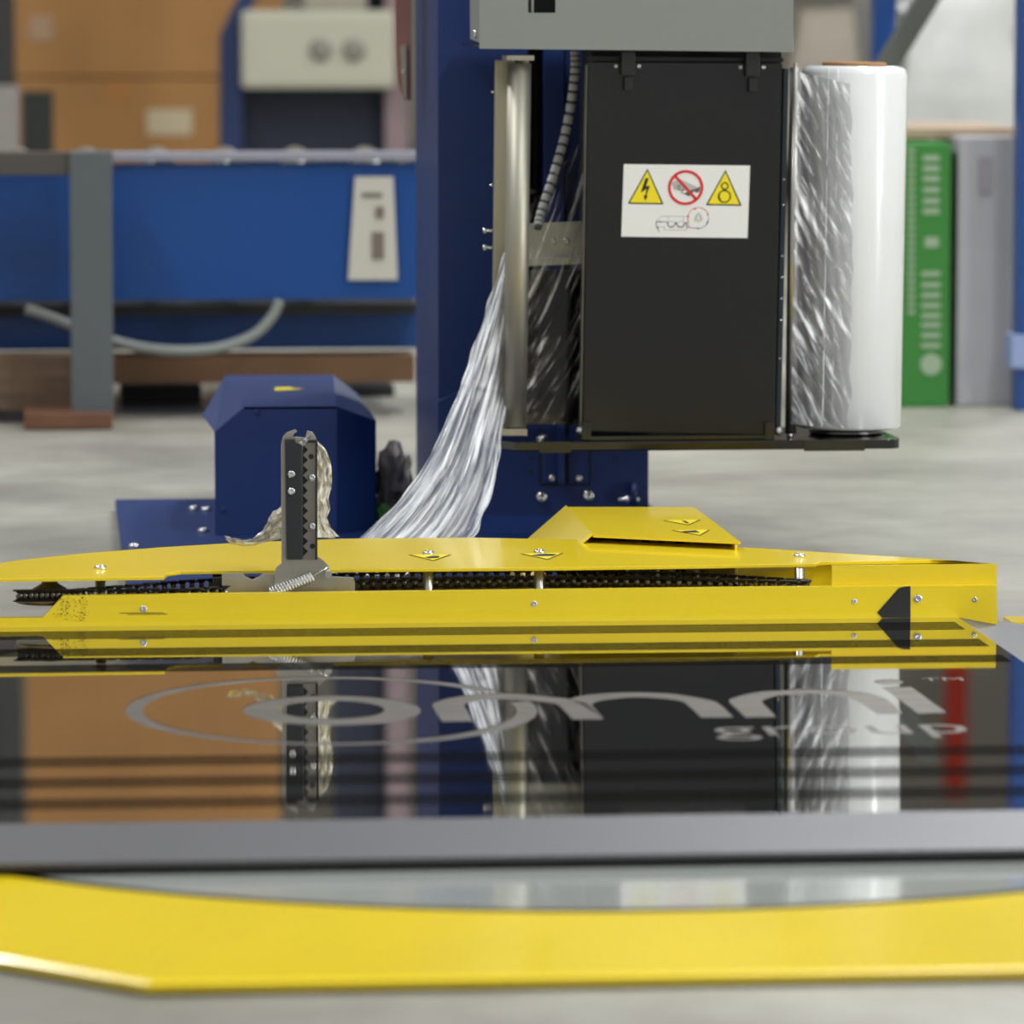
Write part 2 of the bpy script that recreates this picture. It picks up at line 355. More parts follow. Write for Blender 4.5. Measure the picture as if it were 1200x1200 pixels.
# triangular warning stickers on the flat cover
def warn_sticker(pts, z, parent, marks):
    P = [onz(x, y, z) for x, y in pts]; c = (P[0] + P[1] + P[2]) / 3
    bm = bmesh.new(); poly_prism(bm, [p + V(0, 0, .0003) for p in P], V(0, 0, .0002)); o = obj('warning_sticker', bm, INK, parent)
    bm = bmesh.new(); poly_prism(bm, [c + (p - c) * .9 + V(0, 0, .0006) for p in P], V(0, 0, .0002)); obj('sticker_face', bm, YELD, o)
    bm = bmesh.new()
    for m_ in marks: poly_prism(bm, [onz(x, y, z) + V(0, 0, .0009) for x, y in m_], V(0, 0, .0002))
    obj('sticker_print', bm, INK, o)
warn_sticker([(479, 650.4), (529, 650.4), (508, 657.5)], ZC, COVER, [[(498, 654), (506, 652.5), (515, 652.2), (514, 654.5), (503, 655.2)]])
warn_sticker([(610, 649.2), (660, 648.4), (642, 656.2)], ZC, COVER, [[(623, 651.5), (634, 649.8), (652, 650.2), (648, 652.3), (631, 652.6)]])
# chain: pins as the part, links as its pieces
ZH = 0.085
cp = [(925, 684.5), (820, 678), (760, 676.5), (640, 674.5), (500, 675), (430, 677), (250, 684.5), (150, 692), (90, 697), (48, 704), (24, 711), (20, 716), (40, 719), (90, 713), (170, 702), (300, 690), (430, 684.5), (560, 682), (640, 681.5), (760, 682.5), (925, 687), (945, 685.5)]
path = smooth_path([onz(x, y, ZH) for x, y in cp + [cp[0]]], 900)
for p in path: p.y = max(p.y, VB + .019 + .012 * max(0, min(1, (-.55 - p.x) / .06)) * 0)
cum = [0]
for a, b in zip(path, path[1:]): cum.append(cum[-1] + (b - a).length)
tot = cum[-1]; nl = int(tot / 0.0127); nl -= nl % 2; pitch = tot / nl
nodes = []; k = 0
for i in range(nl):
    s = i * pitch
    while k < len(cum) - 2 and cum[k + 1] < s: k += 1
    t = (s - cum[k]) / max(1e-9, cum[k + 1] - cum[k]); nodes.append(path[k].lerp(path[k + 1], t))
bm = bmesh.new()
for p in nodes: cyl(bm, p - V(0, 0, .006), p + V(0, 0, .006), .0035, seg=8)
CH = obj('drive_chain', bm, mat('chain_pin', '#6E675A', .3, metal=.9), ARM); CH['label'] = 'oily black roller chain'
def link_mesh(zo, t):
    bm = bmesh.new(); out = []
    for sx, a0 in ((pitch / 2, -PI / 2), (-pitch / 2, PI / 2)):
        for i in range(5): a = a0 + PI * i / 4; out.append((sx + .0052 * math.cos(a), .0052 * math.sin(a)))
    for s in (1, -1): poly_prism(bm, [(x, y, s * zo - t / 2) for x, y in out], V(0, 0, t))
    me = tomesh('chain_link', bm); me.materials.append(CHAINM); return me
LMS = [link_mesh(.0045, .0013), link_mesh(.0062, .0013)]
for i in range(nl):
    a, b = nodes[i], nodes[(i + 1) % nl]; c = (a + b) / 2; d = b - a
    link('chain_link', LMS[i % 2], None, CH, c, (0, 0, math.atan2(d.y, d.x)))
# chain guide rail between the strands and sprocket at the left
bm = bmesh.new(); poly_prism(bm, [onz(x, y, ZH - .008) for x, y in ((140, 696), (250, 690), (430, 680.5), (640, 678.5), (860, 682.5), (860, 684.5), (640, 681.5), (430, 684), (250, 691), (140, 698))], V(0, 0, -.01)); obj('chain_guide', bm, mat('grimy_guide', '#8E8676', 0.55, var=.3, vscale=60), ARM)
s = onz(58, 709, ZH); s.y = max(s.y, VB + .056); bm = bmesh.new(); lathe(bm, (s.x, s.y, ZH - .012), [(.04, 0), (.04, .008), (.022, .010), (.02, .016), (.010, .022), (.009, .024)], 28); obj('sprocket', bm, mat('greasy_steel', '#8A7F68', .3, metal=.9), ARM)
# dark sliding block at the end of the bracket and black floor rail behind the bar
bm = bmesh.new(); box(bm, onv(250, 690, VB + .05).x, onv(262, 690, VB + .05).x, VB + .05, VB + .09, .04, onv(250, 677, VB + .05).z); obj('slide_block', bm, BLKM, ARM)

# ---- upright clamp and blade on the arm
VPZ = VB + 0.03
CUT = thing('clamp_post', 'upright film clamp with toothed blade and black jaw on the yellow arm', 'clamp', (onv(355, 690, VPZ).x, VPZ, 0))
bm = bmesh.new(); poly_prism(bm, onvp([(260, 672), (284, 671.5), (288, 676), (296, 679.5), (304, 676), (309, 672), (414, 677), (416, 682), (416, 715), (260, 717)], VPZ + .012), V(0, .005, 0), .0006); o = obj('base_bracket', bm, ZINC, CUT); o['label'] = 'zinc base bracket with notched edge'
main = [(330, 660), (329.5, 522), (331.5, 512), (336, 507), (346, 503.3), (348.5, 505.5), (344, 509), (343.5, 512), (350, 512), (358, 513), (360, 505), (366, 506), (370, 512), (371.5, 520), (372, 652), (380, 658), (386, 664), (385.5, 671), (391, 677), (394, 680), (394, 712), (322, 714), (322, 672), (324, 665)]
bm = bmesh.new(); poly_prism(bm, onvp(main, VPZ), V(0, .004, 0), .0005); o = obj('upright_plate', bm, ZINC, CUT); o['label'] = 'bent zinc upright plate with hooked top'
bm = bmesh.new(); poly_prism(bm, onvp([(334, 515), (346, 514.5), (346.5, 519), (354, 520), (354.5, 656), (336, 656)], VPZ - .0135), V(0, .013, 0), .0015); o = obj('clamp_jaw', bm, mat('black_plastic', '#1E1F20', .5), CUT); o['label'] = 'black plastic clamp jaw'
bm = bmesh.new(); poly_prism(bm, onvp([(354.5, 516), (372, 516), (372, 656), (369.8, 656), (369.8, 518.5), (360, 518.5)], VPZ - .008), V(0, .0078, 0)); obj('jaw_rim', bm, BLKM, CUT)
# toothed blade
bl_ = [(369.6, 519), (369.6, 656), (355, 656)]
yy = 652
while yy > 524: bl_ += [(355, yy), (361, yy - 5.8), (355, yy - 11.6)]; yy -= 11.9
bl_ += [(355, 519)]
DARKST = mat('dark_blade_steel', '#8C857A', .34, metal=.85)
bm = bmesh.new(); poly_prism(bm, onvp([(355, 519), (369.6, 519), (369.6, 656), (355, 656)], VPZ - .003), V(0, .002, 0)); obj('blade_backing', bm, BLKM, CUT)
bm = bmesh.new(); poly_prism(bm, onvp(bl_, VPZ - .0052), V(0, .0018, 0)); o = obj('toothed_blade', bm, DARKST, CUT); o['label'] = 'steel saw-toothed film blade'
yy = 652 - 5.95
bm = bmesh.new()
while yy > 524:
    poly_prism(bm, onvp([(355.2, yy + 4.6), (360.2, yy + .1), (355.2, yy - 4.4)], VPZ - .0040), V(0, .001, 0)); yy -= 11.9
for x, y in ((364.5, 535), (366, 640)): cyl(bm, onv(x, y, VPZ - .0056), onv(x, y, VPZ - .004), .0032, seg=14)
obj('blade_slots', bm, mat('slot_dark', '#0E0D0C', .6), CUT)
for x, y in ((341.5, 555.5), (341.5, 575.5), (365.5, 559.5), (366, 616.5)):
    screw(onv(x, y, VPZ - (.0138 if x < 350 else .0052)), .0044, CUT)
# spring and pivot pin
a, b = onv(317, 695, VPZ - .012), onv(367, 675, VPZ - .012); n = 15; pts = []
ax = (b - a).normalized(); e1 = V(0, 1, 0); e2 = ax.cross(e1)
for i in range(n * 14 + 1):
    t = i / (n * 14); th = 2 * PI * i / 14; pts.append(a.lerp(b, t) + e1 * .0062 * math.cos(th) + e2 * .0062 * math.sin(th))
pts += [b + (onv(384, 665, VPZ - .01) - b) * t for t in (.5, 1)]
bm = bmesh.new(); tube(bm, pts, .0011, 6); obj('coil_spring', bm, SCREW, CUT)
p = onv(384, 671.5, VPZ); bm = bmesh.new(); cyl(bm, p, p - V(0, .014, 0), .0042, seg=16); obj('pivot_pin', bm, STEEL, CUT)
for x in (264.5, 413): screw(onv(x, 694, VPZ + .011), .003, CUT, 'up')

# ================================================================== film materials
def film_mat(name, lo, hi, dark=0.0, sc=(60, 4, 1), tint='#F2F5F8', rough=0.16, p0=.35, p1=.65, bstr=.8, low=None):
    """clear film: noise ramps opacity lo..hi and colour low..tint along the folds"""
    m = bpy.data.materials.new(name); m.use_nodes = True; nt = m.node_tree; L = nt.links.new
    for n in list(nt.nodes): nt.nodes.remove(n)
    out = nt.nodes.new('ShaderNodeOutputMaterial'); mix = nt.nodes.new('ShaderNodeMixShader'); tr = nt.nodes.new('ShaderNodeBsdfTransparent')
    b = nt.nodes.new('ShaderNodeBsdfPrincipled'); uv = nt.nodes.new('ShaderNodeUVMap'); uv.uv_map = 'UVMap'
    mp = nt.nodes.new('ShaderNodeMapping'); mp.inputs['Scale'].default_value = sc
    n = nt.nodes.new('ShaderNodeTexNoise'); n.inputs['Scale'].default_value = 1; n.inputs['Detail'].default_value = 7; n.inputs['Roughness'].default_value = .62; n.inputs['Distortion'].default_value = .4
    r = nt.nodes.new('ShaderNodeValToRGB'); r.color_ramp.elements[0].position = p0; r.color_ramp.elements[1].position = p1
    r.color_ramp.elements[0].color = (lo, lo, lo, 1); r.color_ramp.elements[1].color = (hi, hi, hi, 1)
    r2 = nt.nodes.new('ShaderNodeValToRGB'); r2.color_ramp.elements[0].position = p0; r2.color_ramp.elements[1].position = p1
    r2.color_ramp.elements[0].color = lin(low or tint); r2.color_ramp.elements[1].color = lin(tint)
    bp = nt.nodes.new('ShaderNodeBump'); bp.inputs['Strength'].default_value = bstr; bp.inputs['Distance'].default_value = .004
    b.inputs['Roughness'].default_value = rough; b.inputs['IOR'].default_value = 1.6
    b.inputs['Coat Weight'].default_value = .6; b.inputs['Coat Roughness'].default_value = .08
    L(uv.outputs[0], mp.inputs[0]); L(mp.outputs[0], n.inputs['Vector']); L(n.outputs['Fac'], r.inputs[0]); L(r.outputs[0], mix.inputs[0])
    L(n.outputs['Fac'], r2.inputs[0]); L(r2.outputs[0], b.inputs['Base Color'])
    L(n.outputs['Fac'], bp.inputs['Height']); L(bp.outputs[0], b.inputs['Normal']); L(tr.outputs[0], mix.inputs[1]); L(b.outputs[0], mix.inputs[2]); L(mix.outputs[0], out.inputs[0])
    tr.inputs[0].default_value = (*[1 - dark] * 3, 1)
    return m
def sheet(name, fn, nu, nv, m, parent, shear=0.0):
    bm = bmesh.new(); uvl = bm.loops.layers.uv.new('UVMap')
    g = [[bm.verts.new(fn(i / nu, j / nv)) for j in range(nv + 1)] for i in range(nu + 1)]
    for i in range(nu):
        for j in range(nv):
            f = bm.faces.new((g[i][j], g[i + 1][j], g[i + 1][j + 1], g[i][j + 1])); f.smooth = True
            for l, (a, b) in zip(f.loops, ((i, j), (i + 1, j), (i + 1, j + 1), (i, j + 1))): l[uvl].uv = (a / nu, b / nv + shear * a / nu)
    return obj(name, bm, m, parent)

# ================================================================== MAST
VM = 2.02
MAST = thing('wrapper_mast', 'dark blue steel mast column of the stretch wrapper', 'mast', (onv(640, 640, VM).x, VM, 0))
mx0, mx1 = onv(513, 300, VM).x, onv(760, 560, VM).x
sl0, sl1 = onv(619, 200, VM).x, onv(637, 200, VM).x
bm = bmesh.new(); box(bm, mx0, sl0, VM, VM + .46, .0, 1.6, .002); o = obj('column', bm, BLUE, MAST)
bm = bmesh.new(); box(bm, sl1, onv(661, 200, VM).x, VM, VM + .46, .0, 1.6, .002); obj('column', bm, BLUE, MAST)
bm = bmesh.new(); box(bm, onv(661, 200, VM).x + .003, mx1, VM + .02, VM + .46, .0, 1.6, .002); obj('column', bm, BLUE, MAST)
bm = bmesh.new(); box(bm, sl0 + .001, sl1 - .001, VM + .12, VM + .13, .0, 1.6); obj('slot_back', bm, BLKM, MAST)
p = onv(628, 225, VM + .06); bm = bmesh.new(); cyl(bm, (sl0 - .003, VM + .06, p.z), (sl1 + .003, VM + .06, p.z), .004, seg=12); obj('slot_pin', bm, STEEL, MAST)
# foot plate with a folded lower lip
bm = bmesh.new(); poly_prism(bm, onvp([(549, 455), (760, 455), (760, 645), (513, 645), (513, 470)], VM - .012), V(0, .011, 0), .0012); o = obj('foot_plate', bm, BLUE, MAST)
bm = bmesh.new(); poly_prism(bm, [(mx0, VM - .012, .04), (mx1, VM - .012, .04), (mx1, VM - .06, .012), (mx0, VM - .06, .012)], V(0, 0, -.008)); obj('foot_lip', bm, BLUE, MAST)
# guide rail bracket
VG = VM - .013
bm = bmesh.new(); poly_prism(bm, onvp([(632, 470), (692, 470), (692, 569), (632, 569)], VG), V(0, .0008, 0), .0003); obj('bracket_gap', bm, BLKM, MAST)
bm = bmesh.new(); poly_prism(bm, onvp([(634.5, 470), (655, 470), (655, 566.5), (634.5, 566.5)], VG - .003), V(0, .003, 0), .0008); obj('rail_bracket', bm, BLUE, MAST)
bm = bmesh.new(); poly_prism(bm, onvp([(666, 470), (689.5, 470), (689.5, 566.5), (666, 566.5)], VG - .003), V(0, .003, 0), .0008); obj('rail_bracket', bm, BLUE, MAST)
bm = bmesh.new(); q = onv(657, 568, VG - .016); box(bm, q.x - .003, q.x + .006, VG - .016, VG - .0005, q.z, onv(657, 470, VG).z, .001); obj('guide_rail', bm, BLUE, MAST)
for x, y, r in ((647, 560.5, .0052), (678.5, 560.5, .0052)): screw(onv(x, y, VG - .003), r, MAST)
for x, y, r in ((634.5, 582.5, .0085), (689.5, 581, .0085)):
    p = onv(x, y, VG); screw(p, r, MAST, name='foot_bolt')
for x, y in ((622.5, 536.5), (622.5, 552.8), (721, 535.5)):
    p = onv(x, y, VG + .0005); bm = bmesh.new(); cyl(bm, p, p - V(0, .0006, 0), .0028, seg=14); obj('bolt_hole', bm, INK, MAST)
# clevis with bolt on the right of the foot
p = onv(741, 578, VG); bm = bmesh.new(); cyl(bm, (p.x - .003, VG - .012, p.z), (p.x + .004, VG - .012, p.z), .017, seg=24); obj('clevis_ear', bm, BLUE, MAST)
bm = bmesh.new(); cyl(bm, (p.x - .022, VG - .012, p.z - .008), (p.x + .009, VG - .012, p.z - .008), .0035, seg=12); cyl(bm, (p.x - .012, VG - .012, p.z - .008), (p.x - .003, VG - .012, p.z - .008), .0075, seg=6); obj('clevis_bolt', bm, SCREW, MAST)
# side panel with a latch left of the column; its copper-brown is a painted reflection
VS = VM + .30
bm = bmesh.new(); poly_prism(bm, onvp([(461.5, -160), (482, -160), (482, 118), (474.5, 117), (470, 108), (466, 96), (464, 60)], VS), V(0, .012, 0)); o = obj('side_panel', bm, PINK, MAST); o['label'] = 'side panel edge with a copper-brown reflection painted in'
bm = bmesh.new(); poly_prism(bm, onvp([(469, 54), (476, 52), (476.5, 116), (472.5, 112)], VS - .006), V(0, .006, 0)); obj('panel_latch', bm, ZINC, MAST)
for y in (84,): screw(onv(473, y, VS - .006), .003, MAST)
# base plate on the floor
bm = bmesh.new(); P = [onz(135, 585, .018), onz(300, 585, .018), onz(300, 600, .018)]
L0 = onz(135, 585, .018); L1 = onz(153, 683, .018); R0 = onz(760, 590, .018)
poly_prism(bm, [(L0.x, L0.y, .018), (L0.x + .003, L1.y, .018), (onz(150, 693, .018).x + .02, onz(140, 697, .018).y, .018), (R0.x, onz(600, 690, .018).y, .018), (R0.x, L0.y, .018)][::-1], V(0, 0, -.014), .001); o = obj('floor_base_plate', bm, BLUE, MAST)
for x, y in ((157, 641), (238, 623), (227, 597), (242, 598), (142, 692)):
    screw(onz(x, y, .018), .008, MAST, 'up', name='anchor_bolt')

# ================================================================== BLUE HOUSING
VH = 1.98
HO = thing('motor_housing', 'blue folded sheet metal motor housing with yellow sticker on top', 'housing', (onv(330, 637, VH).x, VH, .018))
HD = .42
A = lambda x, y: onv(x, y, VH)
zB = .0185; xl_, xr_ = A(252, 600).x, A(394.5, 600).x
ztop = A(300, 477).z; zs = A(252, 506).z
xt = A(286, 475).x
bm = bmesh.new()
poly_prism(bm, [(xl_, VH, zB), (xr_, VH, zB), (xr_, VH, ztop), (xt, VH, ztop), (xl_, VH, zs)], V(0, .003, 0)); o = obj('front_sheet', bm, BLUE, HO)
# chamfered right flank, top and left slope
dk = .10
xr2 = onv(441, 600, VH + dk).x
def quad(pts, t, name, m, parent):
    bm = bmesh.new(); P = [Vector(p) for p in pts]; nrm = (P[1] - P[0]).cross(P[2] - P[0]).normalized(); poly_prism(bm, P, nrm * -t); return obj(name, bm, m, parent)
bL, bR = onz(264, 440, ztop), onz(391, 440, ztop); HB_ = bL.y
zsh = onv(441, 493, VH + dk).z
lo_ = onz(237, 487, zs)
quad([(xr_, VH, zB), (xr2, VH + dk, zB), (xr2, VH + dk, zsh), (xr_ + .001, VH, ztop)], .003, 'right_flank', BLUE, HO)
quad([(xt, VH, ztop), (xr_, VH, ztop), (bR.x, HB_, ztop), (bL.x, HB_, ztop)], .003, 'top_sheet', BLUE, HO)
quad([(xr_, VH, ztop), (xr2, VH + dk, zsh), (bR.x, HB_, ztop)], .003, 'shoulder_sheet', BLUE, HO)
quad([(xr2, VH + dk, zsh), (xr2 + .002, HB_, zsh), (bR.x, HB_, ztop)], .003, 'shoulder_sheet', BLUE, HO)
quad([(xr2, VH + dk, zB), (xr2, HB_, zB), (xr2, HB_, zsh), (xr2, VH + dk, zsh)], .003, 'side_sheet', BLUE, HO)
quad([(xl_, VH, zs), (xt, VH, ztop), (bL.x, HB_, ztop), (lo_.x, lo_.y, zs)], .003, 'left_slope', BLUE, HO)
quad([(xl_, VH, zB), (xl_, VH, zs), (xl_ + .03, HB_ - .02, zs), (xl_ + .03, HB_ - .02, zB)], .003, 'left_sheet', BLUE, HO)
for x, y in ((301.5, 483), (262.5, 597.5)):
    p = A(x, y); bm = bmesh.new(); lathe(bm, p, [(.0045, 0), (.0042, .002), (.0022, .003), (.002, .0012)], 16, V(0, -1, 0)); obj('rivet', bm, BLUE, HO)
bm = bmesh.new(); z_ = ztop + .0004; poly_prism(bm, [onz(x, y, z_) for x, y in ((322, 454), (340, 453.6), (344, 455.2), (357, 455.8), (343, 457), (322, 458))], V(0, 0, .0003)); o = obj('warning_sticker', bm, YELD, HO)

# crumpled dark rubbish between housing and mast
def blob(c, r, seed, sc=(1, 1, 1), amp=.35, fr=3.0, sub=3):
    bm = bmesh.new(); bmesh.ops.create_icosphere(bm, subdivisions=sub, radius=1)
    for v in bm.verts:
        k = 1 + amp * noise.noise(v.co * fr + V(seed, 0, 0)); v.co = V(v.co.x * r * sc[0] * k, v.co.y * r * sc[1] * k, v.co.z * r * sc[2] * k) + Vector(c)
    return bm
p = onv(461, 590, 2.20); bm = blob((p.x, 2.20, .062), .05, 4, (.55, .9, 1.25), .6, 2.2)
for v in bm.verts: v.co.z = max(v.co.z, .019)
tag(obj('crumpled_bag', bm, mat('grey_bag', '#8A8580', .45, var=.5, vscale=14)), 'crumpled grey bag between the blue housing and mast', 'bag')
p = onz(450, 606, .03); bm = blob((p.x, p.y, .034), .016, 9, (.7, .7, 1), .3, 3)
for v in bm.verts: v.co.z = max(v.co.z, .019)
tag(obj('green_rag', bm, mat('green_rag', '#3F7A38', .7, var=.2, vscale=20)), 'small green rag beside the foot of the mast', 'rag')

# ================================================================== YELLOW DRIVE COVER
DC = thing('drive_cover', 'folded yellow sheet metal cover over the drive with two warning stickers', 'cover', (.3, 1.1, 0))
zD = .118
bl1, br1, fr1, fl1 = onz(665, 594, zD), onz(813, 594, zD), onz(868, 635, zD), onz(695, 627, zD)
quad([fl1, fr1, br1, bl1], .003, 'top_sheet', YEL, DC)
lw = [onz(634, 628, zD), V(0, 0, 0)]
quad([bl1, (bl1.x - .075, bl1.y, zD - .065), (fl1.x - .075, fl1.y, zD - .065), fl1], -.003, 'left_slope', YEL, DC)
quad([(fl1.x - .075, fl1.y, zD - .065), (bl1.x - .075, bl1.y, zD - .065), (bl1.x - .075, bl1.y, .019), (fl1.x - .075, fl1.y, .019)], .003, 'left_sheet', YEL, DC)
quad([(fr1.x - .004, fr1.y, zD - .004), (fr1.x - .004, fr1.y, .02), (br1.x - .004, br1.y, .02), (br1.x - .004, br1.y, zD - .004)], .003, 'right_sheet', YEL, DC)
quad([(br1.x - .008, br1.y - .004, zD - .004), (bl1.x, bl1.y - .004, zD - .004), (bl1.x, bl1.y - .004, .02), (br1.x - .008, br1.y - .004, .02)], .003, 'back_sheet', YEL, DC)
warn_sticker([(777, 610.2), (821, 609.3), (807, 615.8)], zD, DC, [[(799, 611), (803, 611), (808, 614), (804, 614)]])
warn_sticker([(787, 621.8), (832, 621.2), (821, 627.8)], zD, DC, [[(799, 623.5), (815, 622.3), (820, 625), (803, 624.8)]])
VMT = onz(700, 690, .05).y + .12
MOT = thing('drive_motor', 'dark drive motor and wiring seen under the yellow drive cover', 'motor', (.25, VMT + .1, 0))
a = onv(660, 672, VMT + .1); b = onv(840, 672, VMT + .1)
bm = bmesh.new(); box(bm, a.x, b.x, VMT + .1, VMT + .16, .02, zD - .012, .004); obj('motor_body', bm, BLKM, MOT)
for i, (x, r, h) in enumerate(((742, .011, .06), (752, .009, .05), (768, .008, .06), (784, .011, .062), (795, .009, .06), (815, .016, .062))):
    q = onv(x, 672, VMT + .07); bm = bmesh.new(); cyl(bm, (q.x, VMT + .07, .025), (q.x, VMT + .07, .03 + h), r, seg=14); obj('terminal', bm, [ZINC, BLKG, STEEL][i % 3], MOT)
bm = bmesh.new()
for i in range(7):
    q = onv(738 + i * 4, 676, VMT + .05); tube(bm, [q, q + V(.006, .0, .012), q + V(.02, .01, .024)], .0016, 6)
obj('wiring', bm, mat('grey_wire', '#9A978E', .4), MOT)
q = onv(852.5, 673, VMT + .02); bm = bmesh.new(); cyl(bm, q, q + V(0, .01, 0), .0093, seg=28); o = obj('guide_wheel', bm, mat('nylon', '#C9C3A4', .4), MOT); screw(q, .004, MOT)
q = onv(880, 676, VMT + .08); bm = bmesh.new(); box(bm, q.x - .02, q.x + .01, VMT + .08, VMT + .09, .012, .06); obj('mount_plate', bm, ZINC, MOT)

# ================================================================== FILM CARRIAGE
VF = 1.67
CA = thing('film_carriage', 'film carriage with black door, grey housing and steel rollers on the mast', 'film carriage', (onv(790, 525, VF).x, VF + .1, onv(790, 528, VF).z))
F = lambda x, y, dv=0.0: onv(x, y, VF + dv)
FP = lambda pts, dv=0.0: [F(x, y, dv) for x, y in pts]
# grey top housing: front sheet with slot, left side, lid
GH = [(562, -170), (929, -170), (930, 61), (562, 57)]
s0 = [(619, -14), (651, -14), (651, 12), (648.5, 15), (621.5, 15), (619, 12)]
bm = bmesh.new()
o_, i_ = FP(GH, -.03), FP([(619, -60), (651, -60), (651, 15), (619, 15)], -.03)
for a in range(4):
    b = (a + 1) % 4; poly_prism(bm, [o_[a], o_[b], i_[b], i_[a]], V(0, .003, 0))
HOUS = obj('top_housing', bm, GREYB, CA); HOUS['label'] = 'grey enamelled top housing with a dark slot'
bm = bmesh.new(); poly_prism(bm, FP([(612, -70), (660, -70), (660, 25), (612, 25)], .06), V(0, .003, 0)); obj('slot_interior', bm, INK, CA)
bm = bmesh.new(); poly_prism(bm, FP([(623, -60), (625.5, -60), (625.5, 15), (623, 15)], .01), V(0, .02, 0)); obj('slot_rod', bm, STEEL, CA)
xa = F(562, 50, -.03); bm = bmesh.new(); poly_prism(bm, [(xa.x, VF - .0268, xa.z), (xa.x, VF + .13, xa.z + .004), (xa.x - .0025, VF + .13, xa.z + .28), (xa.x + .002, VF - .0268, xa.z + .28)], V(.003, 0, 0)); obj('housing_side', bm, GREYB, CA)
xb = F(930, 60, -.03); bm = bmesh.new(); box(bm, xb.x - .004, xb.x - .001, VF - .0268, VF + .13, xb.z + .002, xb.z + .27); obj('housing_side', bm, GREYB, CA)
bm = bmesh.new(); box(bm, xa.x + .004, xb.x - .004, VF - .0265, VF + .33, xa.z - .007, xa.z - .0035); obj('housing_floor', bm, BLK, CA)
screw((xa.x - .0005, VF + .02, F(549, 40).z), .006, CA, 'left')
# black door
door = [(690, 73), (917, 74), (908, 511), (683, 506)]
bm = bmesh.new(); poly_prism(bm, FP(door), V(0, .03, 0), .002); DOOR = obj('carriage_door', bm, BLK, CA); DOOR['label'] = 'flat black door panel'
bm = bmesh.new(); poly_prism(bm, FP([(687, 76), (688.6, 76), (681.6, 500), (680, 500)], .008), V(0, .02, 0)); obj('edge_strip', bm, mat('dull_strip', '#8C8A80', .4, metal=.9), CA)
bm = bmesh.new(); poly_prism(bm, FP([(918.5, 80), (924.5, 80), (915, 507), (909, 507)], .012), V(0, .03, 0), .001); obj('hinge_strip', bm, mat('dark_anodised', '#3A4248', .3, metal=.8), CA)
for y in (210, 240, 300, 325, 350, 375, 420):
    p = F(921.5 - (y - 80) * .0219, y, .0125); screw(p, .0016, CA)
bm = bmesh.new(); poly_prism(bm, FP([(694, 60), (916, 60), (906, 508), (688, 508)], .036), V(0, .15, 0)); obj('carriage_body', bm, BLKM, CA)
# latches
for x in (736.5, 882.5):
    k = (x - 736.5) * .008
    bm = bmesh.new(); poly_prism(bm, FP([(x - 8, 60), (x + 8, 60), (x + 8, 88 + k), (x - 8, 88 + k)], -.018), V(0, .0178, 0), .001); LT = obj('door_latch', bm, mat('latch_black', '#1A1A1A', .4), CA)
    bm = bmesh.new(); poly_prism(bm, FP([(x - 4.5, 90 + k), (x + 4.5, 90 + k), (x + 4.5, 106 + k), (x - 4.5, 106 + k)], -.014), V(0, .0138, 0), .001); obj('latch_tongue', bm, MATS['latch_black'], LT)
    for dx in (-14.5, 12): screw(F(x + dx, 77.5 + k, -.0002), .0032, CA)
bm = bmesh.new(); poly_prism(bm, FP([(690, 66), (918, 68), (918, 72.5), (690, 71.5)], .006), V(0, .03, 0)); obj('door_top_rail', bm, mat('rail_dark', '#2B2A28', .35, metal=.5), CA)
# safety label, printed flat on the door
LA = lambda u, v: F(731 + 148 * u - 3 * v * 1.0 + 0 * v, 192.3 + 1.7 * u + 85 * v)
def lay(pts, m, lv, name, parent):
    bm = bmesh.new(); P = [LA(u, v) + V(0, -.0003 - .0002 * lv, 0) for u, v in pts]; poly_prism(bm, P, V(0, .00015, 0)); return obj(name, bm, m, parent)
LB = lay([(0, 0), (1, 0), (1, 1), (0, 1)], WHITE, 0, 'safety_label', CA); LB['label'] = 'white pictogram safety label on the black door'
Lz = lambda L_: [((x - 78) / 1045, (y - 85) / 605) for x, y in L_]
def ring(cx, cy, r, w_, m, lv, a0=0, a1=2 * PI, n=40, name='pictogram', ry=None):
    bm = bmesh.new(); ou = []; inn = []
    for i in range(n + 1):
        t = a0 + (a1 - a0) * i / n
        for R_, L_ in ((r + w_ / 2, ou), (r - w_ / 2, inn)):
            u, v = Lz([(cx + R_ * math.cos(t), cy + R_ * math.sin(t))])[0]; L_.append(bm.verts.new(LA(u, v) + V(0, -.0003 - .0002 * lv, 0)))
    for i in range(n): bm.faces.new((ou[i], ou[i + 1], inn[i + 1], inn[i]))
    bmesh.ops.recalc_face_normals(bm, faces=bm.faces[:])
    return obj(name, bm, m, LB)
def stroke(pts, w_, m, lv, name='pictogram'):
    bm = bmesh.new()
    for (x0, y0), (x1, y1) in zip(pts, pts[1:]):
        dx, dy = x1 - x0, y1 - y0; l = math.hypot(dx, dy); nx, ny = -dy / l * w_ / 2, dx / l * w_ / 2
        P = [LA(u, v) + V(0, -.0003 - .0002 * lv, 0) for u, v in Lz([(x0 + nx, y0 + ny), (x1 + nx, y1 + ny), (x1 - nx, y1 - ny), (x0 - nx, y0 - ny)])]
        poly_prism(bm, P, V(0, .0001, 0))
    return obj(name, bm, m, LB)
for cx in (270, 916):
    k = 4 if cx > 500 else 0
    lay(Lz([(cx + 5, 118 + k), (cx + 147, 412 + k), (cx + 140, 418 + k), (cx - 140, 416 + k), (cx - 146, 410 + k)]), INK, 1, 'pictogram', LB)
    lay(Lz([(cx + 5, 140 + k), (cx + 130, 406 + k), (cx - 130, 404 + k)]), YELD, 2, 'pictogram', LB)
lay(Lz([(262, 198), (288, 200), (268, 268), (300, 262), (274, 345), (286, 346), (264, 390), (250, 344), (264, 344), (274, 288), (228, 322), (232, 300)]), INK, 3, 'pictogram', LB)
